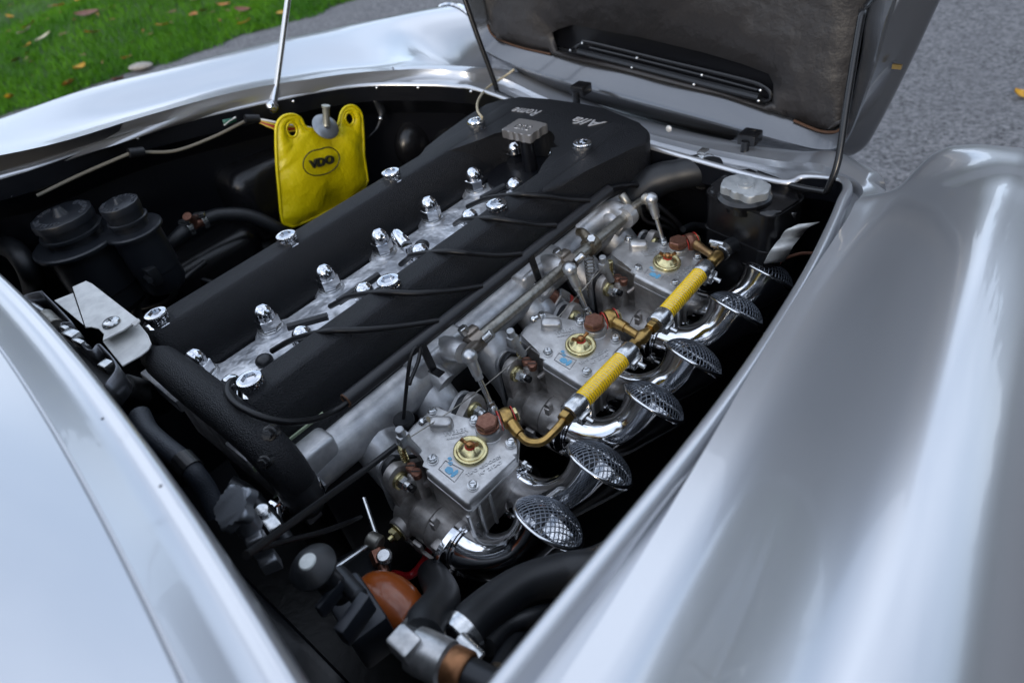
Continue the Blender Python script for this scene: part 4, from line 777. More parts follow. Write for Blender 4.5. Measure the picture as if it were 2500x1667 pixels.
# ------------------------------------------------------------------ washer bag
P = [V(p) for p in ((-0.4000, 0.3912, 0.0600), (-0.4000, 0.5599, 0.0140), (-0.4000, 0.5048, -0.1322), (-0.4000, 0.3354, -0.1080))]
u = (P[1] - P[0]); bag = thing('washer_bag', (-.40, .46, -.06), 'yellow vinyl washer bag with oval black logo, hanging on the left inner wing', 'washer bag')
bpx = ((-0.4000, 0.3308, -0.1081), (-0.4000, 0.3579, -0.1206), (-0.4000, 0.5045, -0.1303), (-0.4000, 0.5317, -0.0661), (-0.4000, 0.5513, -0.0081), (-0.4000, 0.5536, 0.0134), (-0.4000, 0.5433, 0.0278), (-0.4000, 0.5264, 0.0324), (-0.4000, 0.5121, 0.0258), (-0.4000, 0.5019, 0.0129), (-0.4000, 0.4887, 0.0067), (-0.4000, 0.4677, 0.0135), (-0.4000, 0.4447, 0.0250), (-0.4000, 0.4332, 0.0361), (-0.4000, 0.4314, 0.0504), (-0.4000, 0.4208, 0.0623), (-0.4000, 0.4028, 0.0668), (-0.4000, 0.3876, 0.0615), (-0.4000, 0.3777, 0.0474), (-0.4000, 0.3575, -0.0003), (-0.4000, 0.3410, -0.0479), (-0.4000, 0.3261, -0.0943))
o2 = cr([V((p[1], p[2], 0)) for p in bpx], 3, True)
holes = [((-0.4000, 0.4075, 0.0404), .0125), ((-0.4000, 0.5264, 0.0104), .0115)]
b = bmesh.new(); es = []; loop([(p.x, p.y) for p in o2])
for hc, hr in holes: loop([(hc[1] + hr * .8 * math.cos(R(a)), hc[2] + hr * math.sin(R(a))) for a in range(0, 360, 24)])
bmesh.ops.triangle_fill(b, use_beauty=True, edges=es)
bmesh.ops.subdivide_edges(b, edges=[e for e in b.edges if not e.is_boundary], cuts=3, use_grid_fill=True); bmesh.ops.triangulate(b, faces=b.faces[:])
bnd = [v.co.copy() for v in b.verts if v.is_boundary]
for v in b.verts:
    dd = min((v.co - q).length for q in bnd); s_ = 1 - math.exp(-dd / .022)
    v.co.z = .020 * s_ + .0035 * s_ * math.sin(v.co.y * 70 + v.co.x * 60) + .005 * s_ * math.exp(-((v.co.y + .02) / .02) ** 2) * math.sin(v.co.x * 90)
for _ in range(2): bmesh.ops.smooth_vert(b, verts=[v for v in b.verts if not v.is_boundary], factor=.5, use_axis_z=True)
bmesh.ops.recalc_face_normals(b, faces=b.faces[:])
fb = M(((0, 0, 1, -.40), (1, 0, 0, 0), (0, 1, 0, 0), (0, 0, 0, 1)))
MB().bm(b, fb).build('bag', YVINYL, bag, sharp=180)
mb = MB(); mb.tube([fb @ V((p.x, p.y, .001)) for p in o2], .0028, 8, 0, True); mb.build('welded_seam', YVINYL, bag, sharp=180)
for hc, hr in holes: mb = MB(); mb.tube([(-.3985, hc[1] + hr * .8 * math.cos(R(a)), hc[2] + hr * math.sin(R(a))) for a in range(0, 360, 20)], .0022, 8, 0, True); mb.tube([(-.399, hc[1] + hr * 1.55 * .85 * math.cos(R(a)), hc[2] + hr * 1.55 * math.sin(R(a))) for a in range(0, 360, 20)], .0014, 8, 0, True); mb.build('eyelet', YVINYL, bag, sharp=180)
lc = V((-0.3790, 0.4298, -0.0257)); dy = (V((-0.3790, 0.4699, -0.0348)) - V((-0.3790, 0.3931, -0.0170))).normalized()
lf = frame(lc, dy, V((0, 0, 1)))
mb = MB(); ov = []
for a in range(0, 360, 8):
    c_, s_ = math.cos(R(a)), math.sin(R(a)); rr = 1 - .10 * math.exp(-((a - 90) / 14) ** 2); ov.append(lf @ V((.0385 * c_ * (abs(c_) ** -.12 if abs(c_) > .05 else 1.2), .0240 * s_ * rr, .0015)))
mb.tube(ov, .0011, 6, 0, True); mb.build('logo_ring', INK, bag)
text('lettering', 'VDO', .020, lf @ M.Translation((0, -.001, .003)), INK, bag, 0.003, 0, .051, .0005)
vc = V((-0.3860, 0.4661, 0.0235)); ax = V((.75, .12, .62)).normalized()
mb = MB(); mb.lathe(vc, ax, [(.0235, -.003), (.0245, 0), (.020, .003), (.008, .005), (.007, .007)], 28); mb.build('filler_disc', mat('grey_metal_disc', (.26, .28, .30), .8, .34), bag, sharp=45)
mb = MB(); ax2 = V((.15, .25, .95)).normalized(); mb.lathe(vc + ax * .004, ax2, [(.0075, 0), (.0062, .006), (.0062, .030), (.0075, .031), (.0075, .035), (.0045, .036)], 20); mb.build('spout', mat('dull_spout', (.36, .36, .31), .7, .36), bag, sharp=45)

# ------------------------------------------------------------------ brake fluid reservoirs
def reservoir(px, rc, rf, hb, rb, body_, lab, txt, sz):
    p = V(px); t = thing('fluid_reservoir', p - V((0, 0, hb)), lab, 'fluid reservoir', 'black fluid reservoirs by the cowl')
    mb = MB(); mb.lathe(p, (0, 0, -1), [(rc * .85, .028), (rc * .88, .040), (rf * .96, .041), (rf, .043), (rf, .047), (rb, .050), (rb, hb * .75), (rb * .96, hb * .76), (rb * .96, hb * .93), (rb * .8, hb), (.001, hb)], 48, False); mb.build('canister', PLASTIC, t, sharp=35)
    n = 12; ol = [(rc * math.cos(2 * math.pi * k / n) , rc * math.sin(2 * math.pi * k / n)) for k in range(n)]
    mb = MB(); mb.prism(ol, -.012, 0, M.Translation(p), bev=.0015); mb.lathe(p, (0, 0, -1), [(rc * .93, .011), (rc * .93, .024), (rc * 1.02, .025), (rc * 1.02, .029)], 48); mb.lathe(p, (0, 0, 1), [(rc * .26, 0), (rc * .12, rc * .26), (rc * .05, rc * .27)], 24)
    cp_ = mb.build('screw_cap', PLASTIC, t, sharp=30)
    letters = mat('moulded_letters', (.055, .06, .07), 0, .35) if 'moulded_letters' not in bpy.data.materials else bpy.data.materials['moulded_letters']
    for s_, a0, a1, inward in txt:
        for i, ch in enumerate(s_):
            if ch == ' ': continue
            a = R(a0 + (a1 - a0) * i / max(1, len(s_) - 1)); q = p + V((rc * .76 * math.cos(a), rc * .76 * math.sin(a), .0002)); tx = V((math.sin(a), -math.cos(a), 0)); 
            text('letter', ch, sz, frame(q, tx, V((math.cos(a), math.sin(a), 0))), letters, cp_, .0009, 0, None, .0002)
    mb = MB(); mb.box(p + V((rb * .9, -rb * .5, -hb * .72)), (.02, .016, .03), bev=.002); mb.cyl(p + V((rb * .9, -rb * .8, -hb * .70)), p + V((rb * .9 + .03, -rb * .9, -hb * .66)), .004, seg=10); mb.build('clamp_band', DARKCLIP, t)
    return t
reservoir((-0.4324, 0.0280, 0.0700), .0435, .064, .165, .051, 0, 'large black brake fluid reservoir with moulded letters on its faceted cap', (('GIRLING', 330, 250, 0), ('LTD.', 215, 180, 0), ('ENGLAND', 120, 40, 0)), .0125)
reservoir((-0.3741, 0.0912, 0.0700), .0285, .042, .15, .035, 0, 'small black clutch fluid reservoir with lettered cap, right of the large one', (('GIRLING', 330, 220, 0), ('ENGLAND', 170, 40, 0)), .0075)
# warning plate at the far left
pl = [V(p) for p in ((-0.6145, -0.0266, 0.0300), (-0.5344, -0.0003, 0.0300), (-0.5166, -0.0109, 0.0300), (-0.5697, -0.0311, 0.0300))]
t = thing('instruction_plate', pl[0], 'small black plate with white outlined boxes at the far left', 'plate')
mb = MB(); mb.add(pl + [p - V((0, 0, .002)) for p in pl], [(3, 2, 1, 0), (4, 5, 6, 7), (0, 1, 5, 4), (1, 2, 6, 5), (2, 3, 7, 6), (3, 0, 4, 7)]); mb.build('plate', INK, t)
mb = MB(); up = V((0, 0, .0006)); mb.tube([p + up for p in pl], .0007, 4, 0, True)
for k in (.33, .66): mb.tube([lerp(pl[0], pl[1], k) + up, lerp(pl[3], pl[2], k) + up], .0006, 4, 0)
mb.build('printed_lines', WHITEP, t, kind='stuff')
o = MB().box((-0.5546, -0.0231, 0.0200), (.05, .07, .012), bev=.002).build('support_bracket', DARKCLIP); tag(o, 'grey metal bracket under the small black plate at the far left', 'bracket')

# ------------------------------------------------------------------ header tank
TP = [V(p) for p in ((0.2927, 0.5848, -0.0050), (0.3998, 0.5608, -0.0120), (0.4150, 0.6313, -0.0050), (0.3032, 0.6666, 0.0000))]
tank = thing('header_tank', (.34, .58, -.16), 'gloss black coolant header tank with a silver pressure cap', 'coolant tank')
c_ = sum(TP, V()) / 4; ol = []
for i in range(4):
    a, b_, e = TP[i - 1], TP[i], TP[(i + 1) % 4]
    for k in range(5): tt = k / 4; A = b_ + (a - b_).normalized() * .018; E_ = b_ + (e - b_).normalized() * .018; q = A * (1 - tt) ** 2 + b_ * 2 * tt * (1 - tt) + E_ * tt * tt; ol.append((q.x, q.y))
mb = MB(); mb.prism(ol, -.062, -.006, bev=.009, seg=3); sc = lambda k: [(c_.x + (x - c_.x) * k, c_.y + (y - c_.y) * k) for x, y in ol]
mb.prism(sc(1.035), -.0645, -.0615, bev=.0008, botbev=True); mb.prism(sc(.99), -.20, -.064, bev=.003); mb.prism(sc(1.02), -.014, -.010); mb.build('tank', BLACKG, tank, sharp=40)
cc = V((0.3512, 0.5861, 0.0120)); e1 = (TP[1] - TP[0]).normalized(); co = []
for k in range(72):
    a = 2 * math.pi * k / 72; rr = (abs(math.cos(a) / .0310) ** 3.2 + abs(math.sin(a) / .0215) ** 3.2) ** (-1 / 3.2) * (1 + .06 * math.cos(8 * a)); co.append((rr * math.cos(a), rr * math.sin(a)))
cf = frame(cc, (e1.x, e1.y, 0), (-e1.y, e1.x, 0))
mb = MB(); mb.prism(co, -.008, .002, cf, bev=.002); mb.cyl(cc - V((0, 0, .006)), cc + V((0, 0, .0045)), .012, .010, 24); mb.cyl(cc + V((0, 0, .004)), cc + V((0, 0, .0055)), .003); capo = mb.build('pressure_cap', mat('cap_zinc', (.42, .44, .45), .55, .46, (300, .3, .0006), vary=(160, (.36, .38, .39), .4, .7)), tank, sharp=35)
mb = MB(); mb.lathe(cc - V((0, 0, .012)), (0, 0, -1), [(.030, -.004), (.034, 0), (.034, .004), (.022, .006), (.022, .02)], 32); mb.build('filler_neck', BLACKG, tank, sharp=40)
t = thing('overflow_hose', (.3, .55, -.1), 'black overflow hose hanging down in front of the header tank', 'hose')
MB().tube([cc + V((-.012, -.026, -.012)), V((0.3154, 0.6100, -0.0300)), V((0.3147, 0.5994, -0.0500)), V((0.3150, 0.5943, -0.0800)), V((0.3163, 0.5926, -0.1200))], [.0045, .006, .0065, .006, .006], 12, 6).build('hose', RUBBER, t, sharp=80)
t = thing('spring_clip', (0.4120, 0.5979, -0.0600), 'bright bent sheet metal clip between the header tank and the silver lip', 'clip')
def strip(pts, wv, th=.001):
    P_ = cr(pts, 4); wv = V(wv); rows = [[p - wv, p + wv] for p in P_]; return MB().grid(rows)
strip([(0.4356, 0.5874, -0.0200), (0.4259, 0.5759, -0.0250), (0.4162, 0.5849, -0.0450), (0.4172, 0.5594, -0.0450), (0.4059, 0.5669, -0.0750)], (.010, .008, 0)).build('clip', WHITEP, t, solid=.0015, sharp=30)
strip([(0.4089, 0.6012, -0.0200), (0.4033, 0.6087, -0.0500), (0.3981, 0.5925, -0.0900)], (.004, .003, 0)).build('clip_leaf', ZINC, t, solid=.0012)
o = MB().tube([(0.4411, 0.6166, -0.0800), (0.4221, 0.6046, -0.0800), (0.4046, 0.5905, -0.0900), (0.4005, 0.5933, -0.1200)], .0022, 8, 6).build('copper_wire', COPPER); tag(o, 'thin copper wire arching below the bright clip by the silver lip', 'wire')
# cross hose behind
o = MB().tube([(0.2522, 0.6042, -0.0900), (0.2556, 0.6361, -0.1000), (0.2809, 0.6650, -0.1200), (0.2939, 0.6957, -0.1600)], .005, 10, 6).build('black_cable', RUBBER); tag(o, 'thin black hose arching towards the header tank', 'hose')
# radiator hose
t = thing('radiator_hose', (.2, .68, -.11), 'thick black radiator hose beside the header tank, clamped at its end', 'hose')
MB().tube([(0.1462, 0.5700, -0.1041), (0.1734, 0.6000, -0.0583), (0.1955, 0.6200, -0.0334), (0.2224, 0.6400, -0.0255), (0.2441, 0.6600, -0.0254), (0.2595, 0.6800, -0.0345)], [.022, .024, .025, .0215, .024, .0225], 24, 6).build('hose', RUBBER, t, sharp=80)
p = V((0.2491, 0.6640, -0.0263)); mb = MB(); mb.lathe(p, (1, -.2, .1), [(.0245, -.006), (.0255, -.005), (.0255, .005), (.0245, .006)], 32); mb.box(p + V((-.003, .005, .027)), (.012, .016, .006), bev=.001); mb.build('hose_clip', ZINC, t, sharp=40)

# ------------------------------------------------------------------ prop rods of the bonnet
t = thing('bonnet_prop', (-.5, .44, .05), 'bright metal prop rod standing on the left edge of the opening', 'prop rod')
mb = MB(); a, b_ = V((-0.4620, 0.4258, 0.0697)), V((-0.4709, 0.5270, 0.2131)); d_ = (b_ - a).normalized(); mb.cyl(a, a + d_ * .95, .0052, seg=14); mb.build('rod', mat('prop_steel', (.62, .60, .57), 1, .18), t)
mb = MB(); mb.ball(V((-0.4580, 0.4195, 0.0676)), .012, 18, (.8, 1, 1.1)); mb.cyl(V((-0.4580, 0.4195, 0.0676)), a + d_ * .03, .007, .0052); mb.build('ball_end', CHROME, t)
o = MB().tube([(0.3355, 0.6550, -0.0073), (0.3911, 0.6300, 0.0006), (0.4318, 0.6150, 0.0096), (0.4412, 0.6130, 0.0123), (0.4438, 0.6140, 0.0190), (0.4462, 0.6250, 0.0487), (0.4360, 0.6550, 0.1015), (0.4218, 0.7000, 0.1730), (0.4186, 0.7150, 0.1859), (0.4077, 0.7600, 0.1799), (.43, .86, .22)], .0042, 10, 6).build('bonnet_stay', BLACKG, sharp=80); tag(o, 'black bent rod rising along the right edge of the open bonnet', 'stay rod', 'black stay rods of the bonnet')
o = MB().tube([(-.17, .73, -.005), (-.215, .745, -.005), (-.229, .75, -.003), (-.2335, .75, .02), (-.27, .75, .157), (-.33, .76, .40)], .0048, 10, 6).build('bonnet_stay', BLACKG, sharp=80); tag(o, 'black straight rod before the left end of the open bonnet', 'stay rod', 'black stay rods of the bonnet')
o = MB().tube([(-0.2242, 0.8000, 0.0200), (-0.2385, 0.7900, 0.0105), (-0.2322, 0.7300, 0.0105), (-0.1767, 0.6500, 0.0265), (-0.1296, 0.6000, 0.0355), (-0.0991, 0.5780, 0.0380)], .0022, 8, 6).build('washer_tube', CREAM, sharp=80); tag(o, 'thin cream tube running from the bonnet to the foremost left cover bolt', 'tube')

# ------------------------------------------------------------------ left side: wiring, hoses, small fittings
t = thing('wiring_loom', (-.5, .3, .05), 'grey wiring loom clipped under the left lip of the opening', 'wiring')
MB().tube([(-0.4700, 0.0213, 0.0948), (-0.4700, 0.0902, 0.0960), (-0.4680, 0.1659, 0.0947)], .0026, 8, 6).build('loom', GREYW, t)
MB().tube([(-0.4680, 0.1857, 0.0876), (-0.4620, 0.2317, 0.0704), (-0.4620, 0.2981, 0.0644), (-0.4620, 0.3642, 0.0654)], .0026, 8, 6).build('loom', GREYW, t)
mb = MB(); mb.cyl((-0.4660, 0.1645, 0.0964), (-0.4660, 0.1857, 0.0894), .0075, seg=14); mb.build('tape_sleeve', RUBBER, t); mb = MB(); mb.cyl((-0.4520, 0.3597, 0.0725), (-0.4480, 0.3818, 0.0639), .007, seg=14); mb.build('tape_sleeve', RUBBER, t)
for dz, m in ((.004, WHITEW), (0, mat('yellow_wire', (.5, .35, .02), 0, .4)), (-.004, REDW), (-.008, mat('yellow_wire2', (.5, .35, .02), 0, .4))): MB().tube([V((-0.4480, 0.3795, 0.0626)) + V((0, 0, dz * .5)), V((-0.4350, 0.3891, 0.0553)) + V((0, 0, dz)), V((-0.4250, 0.4074, 0.0431)) + V((0, 0, dz * 1.3)), V((-0.4150, 0.4542, 0.0215))], .0018, 6, 5).build('wire', m, t)
pl = [V(p) for p in ((-0.4480, 0.3200, 0.0877), (-0.4480, 0.3431, 0.0823), (-0.4480, 0.3415, 0.0757), (-0.4480, 0.3188, 0.0789))]
t = thing('wire_tag', pl[0], 'dark green tag with a white wire end under the left lip', 'tag'); MB().add(pl, [(0, 1, 2, 3)]).build('tag', GREENT, t, solid=.002); MB().tube([pl[3], lerp(pl[0], pl[2], .5), pl[1]], .0016, 6, 3).build('wire_end', WHITEW, t)
t = thing('spring_tab', (-0.4740, 0.0043, 0.1178), 'small wavy metal spring tab under the lip at the far left', 'clip')
strip([(-0.4740, 0.0040, 0.1277), (-0.4700, 0.0024, 0.1216), (-0.4740, 0.0026, 0.1141), (-0.4680, 0.0004, 0.1100)], (0, .008, .002)).build('tab', ZINC, t, solid=.0015)
t = thing('hanging_strap', (-0.4050, 0.5968, -0.0035), 'twisted grey metal strap hanging under the lip, right of the yellow bag', 'strap')
strip([(-0.4050, 0.6029, 0.0183), (-0.4050, 0.6044, -0.0001), (-0.4020, 0.6026, -0.0153), (-0.4050, 0.5855, -0.0335), (-0.4080, 0.5635, -0.0420)], (.002, .008, .003)).build('strap', DARKCLIP, t, solid=.002); MB().ball((-0.3980, 0.5930, -0.0173), .005, 10).build('rivet', ZINC, t)
for p, q, lab in (((-0.5005, 0.7400, -0.0355), (-0.3395, 0.7000, -0.0747), 'longer dark brace rod slanting down under the left front lip'), ((-0.4376, 0.7600, -0.0440), (-0.3316, 0.7000, -0.0760), 'shorter dark brace rod, nearer the cam cover, under the left front lip')): o = MB().cyl(p, q, .004, seg=8).build('brace_rod', BLACKG); tag(o, lab, 'rod', 'dark brace rods at the left front')
# heater pipe with T piece
t = thing('heater_hose', (-.42, .15, -.06), 'black heater hose with a brass tee clamped in it, right of the reservoirs', 'hose')
MB().tube([(-0.4513, 0.0353, -0.1600), (-0.4697, 0.0696, -0.1200), (-0.4564, 0.1076, -0.0800), (-0.4380, 0.1560, -0.0500), (-0.4440, 0.1865, -0.0450)], .013, 16, 6).build('hose', RUBBER, t, sharp=80)
MB().tube([(-0.4410, 0.2126, -0.0450), (-0.4372, 0.2428, -0.0500), (-0.4213, 0.2825, -0.0700), (-0.4035, 0.3141, -0.1100), (-0.4118, 0.3345, -0.1600)], .0125, 16, 6).build('hose', RUBBER, t, sharp=80)
mb = MB(); a, b_ = V((-0.4418, 0.1858, -0.0440)), V((-0.4388, 0.2119, -0.0440)); mb.cyl(a, b_, .0085, seg=16); m_ = lerp(a, b_, .4); mb.cyl(m_, V((-0.4297, 0.1872, -0.0200)), .0075, seg=14); mb.build('brass_tee', COPPER, t)
for p in (a, b_): mb = MB(); d_ = (b_ - a).normalized(); mb.lathe(V(p) - d_ * .004, d_, [(.0142, 0), (.0142, .008)], 22); mb.box(V(p) + V((.006, -.004, .014)), (.02, .009, .008), rot=M.Rotation(R(40), 3, 'Z'), bev=.001); mb.build('hose_clip', ZINC, t, sharp=40)
t = thing('suspension_mount', (-0.5392, 0.3182, -0.1600), 'round strut top with a pale washer and black stud on the left inner wing', 'mount')
p = V((-0.5153, 0.3126, -0.1500)); mb = MB(); mb.lathe(p - V((0, 0, .04)), (0, 0, 1), [(.06, 0), (.058, .015), (.045, .028), (.042, .034), (.0001, .034)], 32, False); mb.build('rubber_cup', RUBBER, t, sharp=40)
mb = MB(); mb.lathe(p - V((0, 0, .006)), (0, 0, 1), [(.032, 0), (.034, .002), (.031, .005), (.018, .003)], 32); mb.build('pale_washer', mat('washer_grey', (.35, .37, .38), .6, .35), t, sharp=40); mb = MB(); mb.cyl(p - V((0, 0, .004)), p + V((0, 0, .012)), .013, seg=18, bev=.002); mb.cyl(p, p + V((0, 0, .03)), .006, seg=12); mb.build('stud', BLACKG, t)
for i, pts in enumerate((((-0.4175, 0.1739, -0.1000), (-0.3991, 0.1171, -0.1000), (-0.4045, 0.0867, -0.1200), (-0.4696, 0.0473, -0.1400)), ((-0.4925, 0.1067, -0.1000), (-0.4753, 0.0777, -0.1100), (-0.4899, 0.0471, -0.1300), (-0.4895, 0.0246, -0.1500)), ((-0.5312, 0.1052, -0.1300), (-0.4878, 0.1398, -0.1300), (-0.4344, 0.1746, -0.1500), (-0.4247, 0.2135, -0.2000)))):
    o = MB().tube(pts, .005, 8, 6).build('black_cable', RUBBER, sharp=80); tag(o, 'black cable ' + ('running down beside the left cover', 'hanging below the small reservoir', 'lying low between the reservoirs and the left cover')[i], 'cable')
o = MB().tube([(-0.5449, -0.0481, 0.0300), (-0.4859, -0.0426, 0.0300), (-0.4624, -0.0476, 0.0000), (-0.5462, -0.0573, -0.0800)], .016, 14, 6).build('black_hose', RUBBER, sharp=80); tag(o, 'thick black hose bending down at the far left below the large reservoir', 'hose')
# bonnet latch and plates along the cowl
t = thing('bonnet_latch', (-0.1394, -0.0881, 0.0500), 'dull steel bonnet latch mechanism in a folded channel beside the cowl', 'latch')
ch = [(-0.2704, -0.0927, 0.0550), (-0.2754, -0.0850, 0.0550), (-0.2644, -0.0702, 0.0550), (-0.2534, -0.0690, 0.0550), (-0.1605, -0.0732, 0.0550), (-0.1533, -0.0760, 0.0550), (-0.1562, -0.0836, 0.0550), (-0.0841, -0.0838, 0.0500), (-0.0835, -0.0731, 0.0500), (-0.0707, -0.0719, 0.0500), (-0.0227, -0.0773, 0.0500), (-0.0034, -0.0992, 0.0500)]
strip([V(p) - V((0, 0, .015)) for p in ch], (0, 0, .016)).build('channel', mat('latch_steel', (.16, .165, .18), .8, .38, (300, .3, .0006)), t, solid=.002, sharp=50)
fb2 = [V(p) - V((0, 0, .03)) for p in ch]; mb = MB(); mb.add(fb2, [tuple(range(len(fb2)))]); mb.build('channel_floor', DARKCLIP, t)
mb = MB(); mb.cyl((-0.2691, -0.0860, 0.0450), (-0.2307, -0.0831, 0.0450), .004, seg=10); mb.tube([(-0.3360, -0.0942, 0.0600), (-0.2881, -0.0920, 0.0550), (-0.2691, -0.0860, 0.0450)], .004, 8, 4); mb.cyl((-0.1966, -0.0844, 0.0450), (-0.0974, -0.0812, 0.0450), .0035, seg=10); mb.build('latch_rod', ZINC, t)
mb = MB(); mb.cyl((-0.2098, -0.0855, 0.0500), (-0.1727, -0.0863, 0.0500), .0085, seg=16, bev=.001); mb.build('latch_roller', STEEL, t)
for q_, s_ in (((-0.1305, -0.0829, 0.0500), (.022, .012, .012)), ((-0.1034, -0.0843, 0.0520), (.020, .006, .010)), ((-0.0415, -0.0825, 0.0450), (.014, .012, .012)), ((-0.1502, -0.0828, 0.0520), (.014, .006, .008))): mb = MB(); mb.box(q_, s_, rot=M.Rotation(R(10), 3, 'Z'), bev=.0015); mb.build('latch_block', ZINC, t)
t = thing('guide_plate', (-0.1376, -0.0444, 0.0500), 'pale folded sheet metal plate with a cross head screw next to the bonnet latch', 'plate')
def plate(px, h, name, m, th=.0022):
    ps = [V(p) for p in px]; n = len(ps); mb = MB(); mb.add(ps + [p - V((0, 0, th)) for p in ps], [tuple(range(n))[::-1], tuple(range(n, 2 * n))] + [(i, (i + 1) % n, (i + 1) % n + n, i + n) for i in range(n)]); return mb.build(name, m, t, sharp=20, bevel=.0007)
plate([(-0.2312, -0.0664, 0.0520), (-0.2239, -0.0453, 0.0520), (-0.1337, -0.0673, 0.0520), (-0.1313, -0.0668, 0.0520)], .05, 'plate', WHITEP)
plate([(-0.2316, -0.0411, 0.0560), (-0.2280, -0.0244, 0.0560), (-0.2123, -0.0228, 0.0560), (-0.0852, -0.0231, 0.0500), (-0.0834, -0.0430, 0.0500), (-0.0865, -0.0661, 0.0500), (-0.0980, -0.0598, 0.0500), (-0.1151, -0.0589, 0.0500), (-0.1283, -0.0623, 0.0500), (-0.1304, -0.0672, 0.0520)], .05, 'plate', WHITEP)
plate([(-0.1073, -0.0641, 0.0380), (-0.1032, -0.0408, 0.0380), (-0.1009, -0.0223, 0.0380), (-0.0720, -0.0258, 0.0360), (-0.0501, -0.0318, 0.0360), (-0.0429, -0.0388, 0.0360), (-0.0404, -0.0484, 0.0360), (-0.0422, -0.0703, 0.0360)], .04, 'plate', WHITEP)
plate([(-0.0812, -0.0334, 0.0530), (-0.0801, -0.0238, 0.0550), (-0.0732, -0.0240, 0.0550), (-0.0754, -0.0317, 0.0500)], .05, 'turned_edge', WHITEP)
p = V((-0.1082, -0.0452, 0.0515)); mb = MB(); mb.lathe(p, (0, 0, 1), [(.0105, 0), (.0100, .002), (.0075, .0038), (.0001, .0040)], 24, False); sc_ = mb.build('screw', ZINC, t, sharp=50)
mb = MB(); mb.box(p + V((0, 0, .0036)), (.008, .0018, .001)); mb.box(p + V((0, 0, .0036)), (.0018, .008, .001)); mb.build('cross_slot', INK, sc_)

# ------------------------------------------------------------------ lower left along the cowl
t = thing('outlet_hose', (.18, -.03, -.08), 'black coolant hose under the outlet, held by a bright clip with a wing screw', 'hose')
MB().tube([(.188, -.032, -.042), (.188, -.033, -.07), (0.1366, -0.0297, -0.1100), (0.0876, -0.0467, -0.1900)], .0205, 22, 6).build('hose', RUBBER, t, sharp=80)
mb = MB(); mb.lathe((.188, -.032, -.052), (.0, 0, -1), [(.0212, 0), (.0222, .001), (.0222, .014), (.0212, .015)], 32); p = V((.180, -.055, -.058)); mb.box(p, (.012, .016, .014), bev=.002); mb.cyl(p, p + V((.02, -.014, -.006)), .005, seg=12); mb.ball(p + V((.026, -.016, -.008)), .0085, 16, (1, .5, 1.2)); mb.build('hose_clip', CHROME, t, sharp=40)
t = thing('braided_hose', (.1, -.06, .02), 'black braided hose with a joining sleeve close to the cowl edge', 'hose')
MB().tube([(0.0878, -0.0980, 0.0600), (0.1096, -0.1029, 0.0550), (0.1366, -0.1024, 0.0500), (0.1595, -0.1005, 0.0450), (0.1773, -0.1003, 0.0400), (0.1877, -0.1018, 0.0200), (0.1995, -0.1081, -0.0000)], .0095, 14, 6).build('hose', mat('braid', (.014, .018, .026), .2, .38, (700, .8, .001)), t, sharp=80)
mb = MB(); mb.cyl((0.1614, -0.1001, 0.0460), (0.1776, -0.1000, 0.0410), .0108, seg=18); mb.build('sleeve', BLACKG, t)
t = thing('star_knob', (0.2366, -0.0994, 0.0200), 'cast aluminium five lobed knob on an alloy lug beside the cowl', 'knob')
p = V((0.2372, -0.0965, 0.0300)); mb = MB(); st = [(.021 * (.84 + .16 * math.cos(5 * R(a))) * math.cos(R(a)), .021 * (.84 + .16 * math.cos(5 * R(a))) * math.sin(R(a))) for a in range(0, 360, 6)]
mb.prism(st, -.005, .006, M.Translation(p) @ M.Rotation(R(25), 4, 'X'), bev=.003, seg=3); mb.cyl(p - V((0, 0, .03)), p, .011, seg=20); mb.build('knob', mat('cast_grey', (.22, .235, .26), .75, .42, (400, .3, .0006)), t, sharp=60)
ol = [(0.2185, -0.1002, 0.0000), (0.2284, -0.0892, -0.0000), (0.2472, -0.0905, 0.0000), (0.2569, -0.0947, 0.0000), (0.2494, -0.1087, 0.0000)]; ctr_ = sum((V(q) for q in ol), V()) / 5
mb = MB(); mb.prism([(q[0] + (ctr_.x - q[0]) * 0, q[1]) for q in ol], -.022, .002, bev=.004, seg=3); mb.prism([(q[0] + .006, q[1] - .002) for q in ol], -.04, -.024, bev=.004); mb.build('lug', mat('cast_grey2', (.25, .26, .28), .8, .4, (400, .3, .0006)), t, sharp=50)
o = MB().tube([(0.1532, -0.0775, -0.0200), (0.1662, -0.0715, -0.0300), (0.1880, -0.0710, -0.0400), (0.2232, -0.0749, -0.0600)], .008, 10, 5).build('flat_strip', DARKCLIP, sharp=80); tag(o, 'dark strip running down behind the cast star knob', 'strip')
t = thing('worm_clip', (0.2158, -0.0773, -0.0200), 'bright worm drive clip on the dark strip near the star knob', 'clip')
p = V((0.2166, -0.0769, -0.0180)); mb = MB(); d_ = (V((0.2314, -0.0789, -0.0180)) - p).normalized(); mb.lathe(p, (.1, -.1, 1), [(.0065, 0), (.0065, .007), (.005, .008)], 18); mb.box(p + d_ * .016, (.012, .02, .006), rot=rotm(d_).to_3x3() @ M.Rotation(R(90), 3, 'X'), bev=.001); mb.build('clip', ZINC, t, sharp=40)
t = thing('rubber_buffer', (0.3180, -0.0926, -0.0000), 'black rubber cone with a white button on top, next to the cowl edge', 'rubber buffer')
p = V((0.3386, -0.0914, 0.0350)); mb = MB(); mb.lathe(p, (0, .15, -1), [(.0072, -.001), (.0105, .0005), (.0160, .0040), (.0190, .0075), (.0184, .0105), (.0110, .0125), (.0100, .06)], 36); mb.build('cone', RUBBER, t, sharp=50)
mb = MB(); mb.lathe(p, (0, -.15, 1), [(.0070, -.003), (.0070, .0010), (.0060, .0022), (.0001, .0024)], 28, False); mb.build('button', mat('white_button', (.62, .64, .62), 0, .5, vary=(120, (.42, .44, .43), .4, .7)), t, sharp=40)
t = thing('mounting_frame', (0.3469, -0.0886, -0.0400), 'black steel frame with a long bolt, below the rubber cone', 'bracket')
